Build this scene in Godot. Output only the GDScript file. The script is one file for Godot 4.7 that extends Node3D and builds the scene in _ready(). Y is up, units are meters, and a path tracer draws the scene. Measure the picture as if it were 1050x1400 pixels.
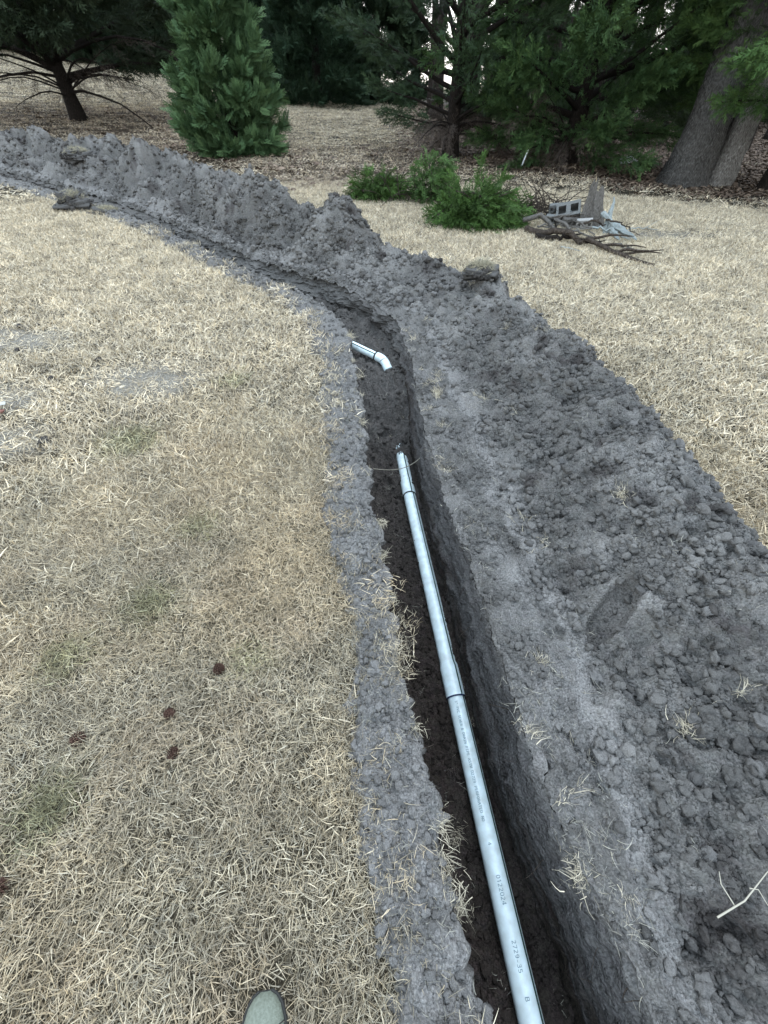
extends Node3D

var rng := RandomNumberGenerator.new()
var used := {}
var n_low := FastNoiseLite.new()
var n_mid := FastNoiseLite.new()
var n_fine := FastNoiseLite.new()
var n_cell := FastNoiseLite.new()
var n_crumb := FastNoiseLite.new()
var lip := Curve3D.new()
var lip_pts := []
var lip_off := PackedFloat32Array()
var lip_par := []
var M := {}
# the displaced soil grid, kept so that clods and tufts can be set on it
var g_rows := 0
var g_cols := 0
var g_pos := PackedVector3Array()
var g_nor := PackedVector3Array()
var g_col := PackedColorArray()
var g_s := PackedFloat32Array()
var sec := PackedInt32Array()


func _ready() -> void:
	rng.seed = 20240611
	# ---------------------------------------------------------------- camera, sky, light, exposure
	var cam := Camera3D.new()
	cam.name = "camera"
	cam.position = Vector3(0, 1.5, 0)
	cam.rotation_degrees = Vector3(-46, 0, 0)
	cam.fov = 102.68
	cam.near = 0.02
	cam.far = 900.0
	add_child(cam)
	cam.current = true
	var env := Environment.new()
	env.background_mode = Environment.BG_SKY
	var sm := ProceduralSkyMaterial.new()
	sm.sky_top_color = Color(0.795, 0.865, 0.94)
	sm.sky_horizon_color = Color(0.99, 0.965, 0.92)
	sm.sky_curve = 0.16
	sm.sky_energy_multiplier = 1.0
	sm.ground_bottom_color = Color(0.25, 0.24, 0.2)
	sm.ground_horizon_color = Color(0.6, 0.58, 0.52)
	sm.sun_angle_max = 1.0
	var sky := Sky.new()
	sky.sky_material = sm
	env.sky = sky
	env.background_energy_multiplier = 1.0
	env.tonemap_mode = Environment.TONE_MAPPER_LINEAR
	env.tonemap_exposure = 3.6
	env.sdfgi_enabled = true
	env.ssao_enabled = true
	env.ssil_enabled = true
	var we := WorldEnvironment.new()
	we.name = "world_environment"
	we.environment = env
	add_child(we)
	var sun := DirectionalLight3D.new()
	sun.name = "sun"
	sun.light_energy = 0.22
	sun.light_color = Color(0.96, 0.97, 1.0)
	sun.light_angular_distance = 40.0
	sun.shadow_enabled = true
	sun.sky_mode = DirectionalLight3D.SKY_MODE_LIGHT_ONLY
	sun.rotation_degrees = Vector3(-62, 150, 0)
	add_child(sun)
	# ---------------------------------------------------------------- noises, materials
	setup_noise()
	setup_materials()
	setup_lip()
	# ---------------------------------------------------------------- the setting
	build_ground()
	build_soil()
	build_grass()
	build_litter()
	# ---------------------------------------------------------------- trees
	build_sprays()
	build_trees()
	# ---------------------------------------------------------------- objects
	build_pipes()
	build_brush()
	build_debris()
	build_tufts()
	build_small_things()


# ==================================================================== helpers
func setup_noise() -> void:
	n_low.seed = 3; n_low.noise_type = FastNoiseLite.TYPE_SIMPLEX_SMOOTH; n_low.frequency = 0.55; n_low.fractal_octaves = 3
	n_mid.seed = 5; n_mid.noise_type = FastNoiseLite.TYPE_SIMPLEX_SMOOTH; n_mid.frequency = 3.2; n_mid.fractal_octaves = 4; n_mid.fractal_gain = 0.55
	n_fine.seed = 9; n_fine.noise_type = FastNoiseLite.TYPE_SIMPLEX_SMOOTH; n_fine.frequency = 22.0; n_fine.fractal_octaves = 3
	n_cell.seed = 11; n_cell.noise_type = FastNoiseLite.TYPE_CELLULAR; n_cell.frequency = 10.0; n_cell.domain_warp_enabled = true; n_cell.domain_warp_amplitude = 0.06; n_cell.domain_warp_frequency = 9.0; n_cell.cellular_return_type = FastNoiseLite.RETURN_DISTANCE; n_cell.fractal_type = FastNoiseLite.FRACTAL_FBM; n_cell.fractal_octaves = 3; n_cell.fractal_gain = 0.62
	n_crumb.seed = 13; n_crumb.noise_type = FastNoiseLite.TYPE_CELLULAR; n_crumb.frequency = 48.0; n_crumb.cellular_return_type = FastNoiseLite.RETURN_DISTANCE; n_crumb.fractal_type = FastNoiseLite.FRACTAL_NONE


func noise_tex(freq: float, lo: Color, hi: Color, seed_no: int, oct := 5, kind := FastNoiseLite.TYPE_SIMPLEX_SMOOTH, size := 512) -> NoiseTexture2D:
	var n := FastNoiseLite.new()
	n.seed = seed_no
	n.noise_type = kind
	n.frequency = freq
	n.fractal_octaves = oct
	var t := NoiseTexture2D.new()
	t.width = size
	t.height = size
	t.seamless = true
	t.noise = n
	var g := Gradient.new()
	g.set_color(0, lo)
	g.set_color(1, hi)
	t.color_ramp = g
	return t


func mat(called: String, lin: Color, rough := 0.9, vcol := false) -> StandardMaterial3D:
	var m := StandardMaterial3D.new()
	m.resource_name = called
	m.albedo_color = lin.linear_to_srgb()
	m.roughness = rough
	m.metallic_specular = 0.3
	m.vertex_color_use_as_albedo = vcol
	m.cull_mode = BaseMaterial3D.CULL_DISABLED
	M[called] = m
	return m


func grain(m: StandardMaterial3D, tex: Texture2D, bump: Texture2D, scale: Vector3, depth: float, world := true) -> void:
	m.albedo_texture = tex
	m.uv1_triplanar = true
	m.uv1_world_triplanar = world
	m.uv1_scale = scale
	if bump:
		m.heightmap_enabled = true
		m.heightmap_texture = bump
		m.heightmap_scale = depth


func setup_materials() -> void:
	var soil_t := noise_tex(0.035, Color(0.62, 0.62, 0.62), Color(1.0, 1.0, 1.0), 21, 6)
	var soil_b := noise_tex(0.06, Color(0, 0, 0), Color(1, 1, 1), 22, 6)
	var crumb := noise_tex(0.028, Color(1, 1, 1), Color(0, 0, 0), 23, 3, FastNoiseLite.TYPE_CELLULAR, 1024)
	var s := mat("soil", Color(1, 1, 1), 0.97, true)
	grain(s, noise_tex(0.05, Color(0.55, 0.55, 0.55), Color(1.12, 1.12, 1.12), 24, 6, FastNoiseLite.TYPE_SIMPLEX_SMOOTH, 1024), crumb, Vector3(2.3, 2.3, 2.3), 1.7)
	var c := mat("clod", Color(1, 1, 1), 0.97, true)
	grain(c, soil_t, soil_b, Vector3(13, 13, 13), 0.3)
	c.metallic_specular = 0.25
	var th := mat("thatch", Color(1, 1, 1), 0.95, true)
	grain(th, noise_tex(0.05, Color(0.45, 0.42, 0.36), Color(1, 1, 1), 25, 5), null, Vector3(2.5, 2.5, 2.5), 0.0)
	var b := mat("blade", Color(1, 1, 1), 0.75, true)
	b.backlight_enabled = true
	b.backlight = Color(0.25, 0.24, 0.2)
	var f := mat("foliage", Color(1, 1, 1), 0.7, true)
	f.backlight_enabled = true
	f.backlight = Color(0.22, 0.25, 0.16)
	var bark_t := noise_tex(0.03, Color(0.35, 0.33, 0.31), Color(1, 1, 1), 31, 5)
	var bark_b := noise_tex(0.03, Color(0, 0, 0), Color(1, 1, 1), 31, 5)
	for a in [["bark_dark", Color(0.055, 0.045, 0.038)], ["bark_grey", Color(0.26, 0.26, 0.25)], ["bark_pine", Color(0.11, 0.092, 0.078)], ["bark_pale", Color(0.50, 0.49, 0.46)], ["twig", Color(0.17, 0.14, 0.115)]]:
		var bm := mat(a[0], a[1], 0.95)
		grain(bm, bark_t, bark_b, Vector3(4, 0.8, 4), 5.0, false)
	var p := mat("pipe", Color(0.74, 0.88, 0.92), 0.3)
	p.metallic_specular = 0.5
	p.albedo_texture = noise_tex(0.012, Color(0.82, 0.81, 0.79), Color(1, 1, 1), 41, 6)
	p.uv1_triplanar = true
	p.uv1_scale = Vector3(3, 3, 3)
	mat("pipe_line", Color(0.008, 0.035, 0.026), 0.5)
	mat("ring", Color(0.012, 0.02, 0.06), 0.5)
	mat("ring_black", Color(0.01, 0.011, 0.012), 0.6)
	mat("ink", Color(0.12, 0.20, 0.24), 0.7)
	mat("concrete", Color(0.27, 0.28, 0.27), 0.95)
	grain(M.concrete, noise_tex(0.05, Color(0.5, 0.5, 0.5), Color(1, 1, 1), 45, 5), soil_b, Vector3(4, 4, 4), 0.4, false)
	mat("brick_pale", Color(0.48, 0.47, 0.44), 0.95)
	grain(M.brick_pale, M.concrete.albedo_texture, null, Vector3(6, 6, 6), 0.0, false)
	mat("wood_grey", Color(0.30, 0.29, 0.27), 0.9)
	grain(M.wood_grey, bark_t, bark_b, Vector3(9, 1.5, 9), 1.2, false)
	mat("wood_pale", Color(0.44, 0.48, 0.47), 0.9)
	grain(M.wood_pale, noise_tex(0.03, Color(0.55, 0.57, 0.57), Color(1, 1, 1), 47, 5), bark_b, Vector3(9, 1.5, 9), 0.8, false)
	mat("straw_stem", Color(0.33, 0.31, 0.25), 0.9)
	mat("plastic_white", Color(0.75, 0.80, 0.85), 0.35)
	mat("cone", Color(0.058, 0.033, 0.024), 0.95)
	mat("boot", Color(0.20, 0.225, 0.185), 0.6)
	grain(M.boot, noise_tex(0.03, Color(0.72, 0.72, 0.7), Color(1, 1, 1), 51, 5), soil_b, Vector3(8, 8, 8), 0.12, false)
	mat("boot_sole", Color(0.03, 0.03, 0.028), 0.85)
	mat("stone_white", Color(0.36, 0.36, 0.33), 0.9)
	mat("stone_red", Color(0.20, 0.10, 0.08), 0.9)


func numbered(called: String) -> String:
	var k: int = used.get(called, 0)
	used[called] = k + 1
	return called if k == 0 else "%s_%03d" % [called, k]


func tag(o: Node, label := "", category := "", group := "", kind := "") -> Node:
	for a in [["label", label], ["category", category], ["group", group], ["kind", kind]]:
		if a[1] != "":
			o.set_meta(a[0], a[1])
	return o


func base(called: String, at: Vector3, label := "", category := "", group := "") -> Node3D:
	var o := Node3D.new()
	o.name = numbered(called)
	add_child(o, true)
	o.position = at
	tag(o, label, category, group)
	return o


func put(called: String, mesh: Mesh, m: Material, parent: Node = self, at := Vector3.ZERO) -> MeshInstance3D:
	var o := MeshInstance3D.new()
	o.name = numbered(called) if parent == self else called
	o.mesh = mesh
	o.material_override = m
	o.position = at
	parent.add_child(o, true)
	return o


func amesh(v: PackedVector3Array, idx: PackedInt32Array, c := PackedColorArray(), n := PackedVector3Array()) -> ArrayMesh:
	var a := []
	a.resize(Mesh.ARRAY_MAX)
	a[Mesh.ARRAY_VERTEX] = v
	if n.size():
		a[Mesh.ARRAY_NORMAL] = n
	if c.size():
		a[Mesh.ARRAY_COLOR] = c
	if idx.size():
		a[Mesh.ARRAY_INDEX] = idx
	var m := ArrayMesh.new()
	m.add_surface_from_arrays(Mesh.PRIMITIVE_TRIANGLES, a)
	return m


# a growing mesh: triangles and tubes
class Shape:
	var v := PackedVector3Array()
	var n := PackedVector3Array()
	var c := PackedColorArray()
	var i := PackedInt32Array()
	var col := Color(1, 1, 1)

	func tri(a: Vector3, b: Vector3, d: Vector3, out: Vector3) -> void:
		var nn := (b - a).cross(d - a)
		var k := v.size()
		if nn.dot(out) > 0:
			v.append_array([a, d, b])
		else:
			v.append_array([a, b, d])
			nn = -nn
		nn = nn.normalized()
		n.append_array([nn, nn, nn])
		c.append_array([col, col, col])
		i.append_array([k, k + 1, k + 2])

	func quad(a: Vector3, b: Vector3, d: Vector3, e: Vector3, out: Vector3) -> void:
		tri(a, b, d, out)
		tri(a, d, e, out)

	func box(o: Vector3, s: Vector3, t := Basis()) -> void:
		var h := s * 0.5
		for ax in 3:
			for sg in [-1.0, 1.0]:
				var d := Vector3.ZERO; d[ax] = h[ax] * sg
				var u := Vector3.ZERO; u[(ax + 1) % 3] = h[(ax + 1) % 3]
				var w := Vector3.ZERO; w[(ax + 2) % 3] = h[(ax + 2) % 3]
				quad(o + t * (d - u - w), o + t * (d + u - w), o + t * (d + u + w), o + t * (d - u + w), t * d)

	func tube(path: Array, rad: Array, sides := 6, caps := true, lump: FastNoiseLite = null, lumpy := 0.0) -> void:
		var first := v.size()
		var side := Vector3.ZERO
		for k in path.size():
			var p: Vector3 = path[k]
			var dir: Vector3 = (path[mini(k + 1, path.size() - 1)] - path[maxi(k - 1, 0)]).normalized()
			if k == 0:
				side = dir.cross(Vector3.UP if absf(dir.y) < 0.9 else Vector3.RIGHT).normalized()
			side = (side - dir * side.dot(dir)).normalized()
			var up := dir.cross(side)
			for j in sides:
				var a := TAU * j / sides
				var o := side * cos(a) + up * sin(a)
				var r: float = rad[k]
				if lump:
					var e := p + o * r
					r *= 1.0 + (lumpy * lump.get_noise_3dv(e) if lumpy > 0.0 else -lumpy * (lump.get_noise_3d(e.x * 5.0, e.y * 0.7, e.z * 5.0) + 0.8 * lump.get_noise_3dv(e)))
				v.append(p + o * r)
				n.append(o)
				c.append(col)
		for k in path.size() - 1:
			for j in sides:
				var a := first + k * sides + j
				var b := first + k * sides + (j + 1) % sides
				i.append_array([a, a + sides, b, b, a + sides, b + sides])
		if caps:
			for e in [0, path.size() - 1]:
				var m := v.size()
				v.append(path[e])
				n.append(((path[0] - path[1]) if e == 0 else (path[e] - path[e - 1])).normalized())
				c.append(col)
				for j in sides:
					var a: int = first + e * sides + j
					var b: int = first + e * sides + (j + 1) % sides
					if e == 0:
						i.append_array([m, a, b])
					else:
						i.append_array([m, b, a])


func shape_mesh(s: Shape, smooth := true) -> ArrayMesh:
	return amesh(s.v, s.i, s.c, s.n if smooth else PackedVector3Array())


func copies(called: String, mesh: Mesh, m: Material, buf: PackedFloat32Array, parent: Node = self) -> MultiMeshInstance3D:
	var mm := MultiMesh.new()
	mm.transform_format = MultiMesh.TRANSFORM_3D
	mm.use_colors = true
	mm.mesh = mesh
	mm.instance_count = buf.size() / 16
	mm.buffer = buf
	var o := MultiMeshInstance3D.new()
	o.name = numbered(called) if parent == self else called
	o.multimesh = mm
	o.material_override = m
	parent.add_child(o, true)
	return o


func push(buf: PackedFloat32Array, b: Basis, o: Vector3, c: Color) -> void:
	buf.append_array([b.x.x, b.y.x, b.z.x, o.x, b.x.y, b.y.y, b.z.y, o.y, b.x.z, b.y.z, b.z.z, o.z, c.r, c.g, c.b, 1.0])


func rnd(a: float, b: float) -> float:
	return rng.randf_range(a, b)


func rdir() -> Vector3:
	return Vector3(rng.randfn(), rng.randfn(), rng.randfn()).normalized()


# ==================================================================== the lie of the land
func land(x: float, z: float) -> float:
	var sl := clampf(0.034 - 0.0024 * x, 0.006, 0.09)
	var d := -z - 4.0
	d = 0.5 * (d + sqrt(d * d + 9.0))
	if d > 60.0:
		d = 60.0 + (d - 60.0) * 0.2
	return sl * d + 0.012 * n_low.get_noise_2d(x * 2.0, z * 2.0) + 0.05 * n_low.get_noise_2d(x * 0.3 + 40.0, z * 0.3) * smoothstep(5.0, 14.0, -z)


# the upper edge of the trench's near wall, walked away from the camera: x, z, then rim edge, far lip, depth, heap toe, heap crest, crest height, outer toe
func setup_lip() -> void:
	lip_par = [
		[0.44, 1.80, -0.19, 0.37, 0.54, 0.55, 1.20, 0.24, 1.52],
		[0.31, 0.80, -0.19, 0.37, 0.54, 0.50, 1.20, 0.24, 1.52],
		[0.22, 0.19, -0.18, 0.37, 0.54, 0.46, 1.18, 0.25, 1.50],
		[0.17, -0.09, -0.18, 0.34, 0.54, 0.48, 1.22, 0.26, 1.52],
		[0.13, -0.30, -0.17, 0.33, 0.54, 0.54, 1.24, 0.27, 1.54],
		[0.08, -0.51, -0.16, 0.35, 0.52, 0.60, 1.27, 0.28, 1.58],
		[0.03, -0.76, -0.14, 0.38, 0.50, 0.64, 1.31, 0.28, 1.63],
		[-0.04, -1.33, -0.18, 0.37, 0.46, 0.62, 1.40, 0.26, 1.72],
		[-0.10, -1.70, -0.22, 0.37, 0.44, 0.62, 1.46, 0.25, 1.78],
		[-0.15, -2.27, -0.25, 0.38, 0.42, 0.64, 1.50, 0.23, 1.80],
		[-0.23, -2.96, -0.28, 0.43, 0.22, 0.66, 1.40, 0.21, 1.74],
		[-0.38, -3.70, -0.32, 0.46, 0.21, 0.64, 1.22, 0.18, 1.58],
		[-0.72, -4.28, -0.28, 0.40, 0.19, 0.54, 1.10, 0.17, 1.50],
		[-1.38, -4.92, -0.20, 0.30, 0.16, 0.38, 1.02, 0.26, 1.50],
		[-2.07, -5.64, -0.20, 0.24, 0.13, 0.30, 1.02, 0.38, 1.60],
		[-2.91, -6.53, -0.22, 0.22, 0.10, 0.28, 1.20, 0.44, 1.85],
		[-3.94, -7.50, -0.26, 0.22, 0.06, 0.28, 1.40, 0.44, 2.15],
		[-5.30, -8.60, -0.30, 0.22, 0.05, 0.28, 1.45, 0.42, 2.20],
		[-7.00, -9.80, -0.30, 0.22, 0.04, 0.28, 1.40, 0.36, 2.10],
		[-9.60, -11.40, -0.30, 0.22, 0.04, 0.28, 1.25, 0.30, 1.90],
		[-13.0, -13.30, -0.28, 0.22, 0.04, 0.28, 1.15, 0.26, 1.80]]
	lip.bake_interval = 0.04
	var n := lip_par.size()
	for k in n:
		var p := Vector3(lip_par[k][0], 0, lip_par[k][1])
		var a: Array = lip_par[maxi(k - 1, 0)]
		var b: Array = lip_par[mini(k + 1, n - 1)]
		var h := Vector3(b[0] - a[0], 0, b[1] - a[1]) / 6.0
		lip.add_point(p, -h, h)
	for k in n:
		lip_off.append(lip.get_closest_offset(Vector3(lip_par[k][0], 0, lip_par[k][1])))


func par(s: float) -> PackedFloat32Array:
	var k := 0
	while k < lip_off.size() - 2 and s > lip_off[k + 1]:
		k += 1
	var f := clampf((s - lip_off[k]) / (lip_off[k + 1] - lip_off[k]), 0, 1)
	f = f * f * (3.0 - 2.0 * f) * 0.5 + f * 0.5
	var o := PackedFloat32Array()
	for j in range(2, 9):
		o.append(lerpf(lip_par[k][j], lip_par[k + 1][j], f))
	return o


func frame_at(s: float) -> Array:
	var p := lip.sample_baked(s, true)
	var d := (lip.sample_baked(minf(s + 0.15, lip.get_baked_length()), true) - lip.sample_baked(maxf(s - 0.15, 0), true)).normalized()
	return [p, d, Vector3(-d.z, 0, d.x)]


# (distance along, distance to the right) of a place on the ground
func along(x: float, z: float) -> Vector2:
	var s := lip.get_closest_offset(Vector3(x, 0, z))
	var f := frame_at(s)
	var e := Vector3(x, 0, z) - (f[0] as Vector3)
	var r: Vector3 = f[2]
	var t := e.dot(r)
	return Vector2(s, e.length() * signf(t))


func rim_edge(s: float, p0: float) -> float:
	return p0 * 0.86 + 0.08 * n_mid.get_noise_2d(s * 0.55, 90.0) + 0.03 * n_mid.get_noise_2d(s * 2.3, 97.0) + 0.03 * n_fine.get_noise_2d(s * 0.5, 91.0)


func heap_edge(s: float, p6: float) -> float:
	return p6 + 0.14 * n_mid.get_noise_2d(s * 0.7, 455.0) + 0.04 * n_fine.get_noise_2d(s * 0.3, 456.0)


func in_soil(x: float, z: float) -> float:  # metres inside the dug and heaped strip (negative outside)
	if x > 3.2 or z > 2.0:
		return -1.0
	var a := along(x, z)
	if a.y < -0.8 or a.y > 2.8:
		return -1.0
	var p := par(a.x)
	var wob := 0.05 * n_mid.get_noise_2d(x * 1.5, z * 1.5)
	return minf(a.y - rim_edge(a.x, p[0]) + wob * 0.5, heap_edge(a.x, p[6]) - a.y + wob)


func build_ground() -> void:
	var root := Node3D.new()
	root.name = "ground"
	add_child(root)
	tag(root, "", "", "", "structure")
	sheet("lawn", root, -5.4, 4.0, -9.6, 2.4, 0.06, true)
	sheet("lawn", root, -15.0, -5.4, -16.8, -7.2, 0.12, true)
	# the rest in strips around those two
	sheet("lawn", root, -15.0, -5.4, -7.2, 2.4, 0.24, false)
	sheet("lawn", root, -5.4, 4.0, -16.8, -9.6, 0.1, true)
	sheet("lawn", root, 4.0, 16.0, -16.8, 2.4, 0.24, false)
	sheet("lawn", root, -40.0, -15.0, -16.8, 2.4, 0.5, true)
	sheet("lawn", root, 16.0, 60.0, -16.8, 2.4, 0.8, false)
	sheet("lawn", root, -40.0, 60.0, -66.8, -16.8, 1.0, false)
	sheet("lawn", root, -40.0, 60.0, 2.4, 30.4, 1.0, false)
	sheet("field", root, -500.0, -40.0, -466.8, 30.4, 10.0, false)
	sheet("field", root, 60.0, 500.0, -466.8, 30.4, 10.0, false)
	sheet("field", root, -40.0, 60.0, -466.8, -66.8, 10.0, false)
	sheet("field", root, -500.0, 500.0, 30.4, 430.4, 20.0, false)


func wooded(x: float, z: float) -> float:  # how much of the ground is woodland floor
	var edge := -10.6 - 0.75 * clampf(4.5 - x, -12.0, 40.0) * 0.55 + 1.0 * n_low.get_noise_2d(x, z)
	if x > 4.5:
		edge = -9.4 + (x - 4.5) * 0.42 + 0.5 * n_low.get_noise_2d(x, z)
	var w := smoothstep(0.0, 1.6, edge - z)
	return w * smoothstep(-0.3, 2.6, x)


func shade_litter(x: float, z: float) -> float:  # leaf and needle fall round the trees on the lawn
	var w := 0.0
	for c in [[-9.5, -17.2, 6.5], [-3.6, -12.6, 3.2], [1.4, -12.8, 4.2], [-1.2, -11.0, 2.6], [-5.5, -14.0, 4.0]]:
		w = maxf(w, 1.0 - Vector2(x - c[0], (z - c[1]) * 1.2).length() / c[2])
	return 0.75 * clampf(w * 1.6 + 0.35 * n_mid.get_noise_2d(x * 0.5, z * 0.5), 0.0, 1.0) if w > 0.0 else 0.0


func sandy(x: float, z: float) -> float:
	var w := 0.0
	for c in [[-3.1, -3.38, 0.75, 0.34], [-1.75, -2.72, 0.6, 0.42], [-2.6, -2.5, 0.4, 0.3], [-11.5, -14.2, 2.2, 0.8], [3.9, -6.7, 1.1, 0.35], [-2.3, -2.0, 0.4, 0.25]]:
		w = maxf(w, 1.0 - Vector2((x - c[0]) / c[2], (z - c[1]) / c[3]).length())
	return clampf(w * 1.5 + 0.5 * n_mid.get_noise_2d(x, z), 0.0, 1.0) if w > 0.0 else 0.0


func sheet(called: String, root: Node, x0: float, x1: float, z0: float, z1: float, step: float, dug: bool) -> void:
	var nx := int(round((x1 - x0) / step))
	var nz := int(round((z1 - z0) / step))
	var v := PackedVector3Array()
	var c := PackedColorArray()
	var nn := PackedVector3Array()
	var idx := PackedInt32Array()
	for j in nz + 1:
		var z := z0 + (z1 - z0) * j / nz
		for i in nx + 1:
			var x := x0 + (x1 - x0) * i / nx
			var y := land(x, z)
			if dug and step < 0.3:
				var a := along(x, z)
				if a.y > -0.6 and a.y < 2.6 and a.x > 0.05:
					var p := par(a.x)
					if a.y > rim_edge(a.x, p[0]) + 0.05 and a.y < heap_edge(a.x, p[6]) - 0.06:
						y -= 0.05
					if a.y > -0.10 and a.y < p[1] + 0.14:
						y -= 0.8
			elif dug and x < -15.0:
				pass
			v.append(Vector3(x, y, z))
			var th := Color(0.062, 0.054, 0.038)
			if step < 9.0:
				var w := wooded(x, z)
				th = th.lerp(Color(0.085, 0.064, 0.048), w)
				th = th.lerp(Color(0.13, 0.095, 0.07), shade_litter(x, z) * 0.8)
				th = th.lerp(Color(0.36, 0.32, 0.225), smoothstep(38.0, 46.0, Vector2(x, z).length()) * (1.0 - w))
				th = th.lerp(Color(0.29, 0.28, 0.255), sandy(x, z))
			else:
				th = Color(0.36, 0.32, 0.225)
			c.append(th)
			nn.append(Vector3.UP)
	for j in nz:
		for i in nx:
			var a := j * (nx + 1) + i
			idx.append_array([a, a + 1, a + nx + 1, a + 1, a + nx + 2, a + nx + 1])
	grid_normals(v, nn, nx + 1, nz + 1)
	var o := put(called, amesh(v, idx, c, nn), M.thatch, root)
	o.set_meta("kind", "structure")


func grid_normals(v: PackedVector3Array, nn: PackedVector3Array, w: int, h: int) -> void:
	for j in h:
		for i in w:
			var a := v[j * w + mini(i + 1, w - 1)] - v[j * w + maxi(i - 1, 0)]
			var b := v[mini(j + 1, h - 1) * w + i] - v[maxi(j - 1, 0) * w + i]
			nn[j * w + i] = b.cross(a).normalized()


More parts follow.
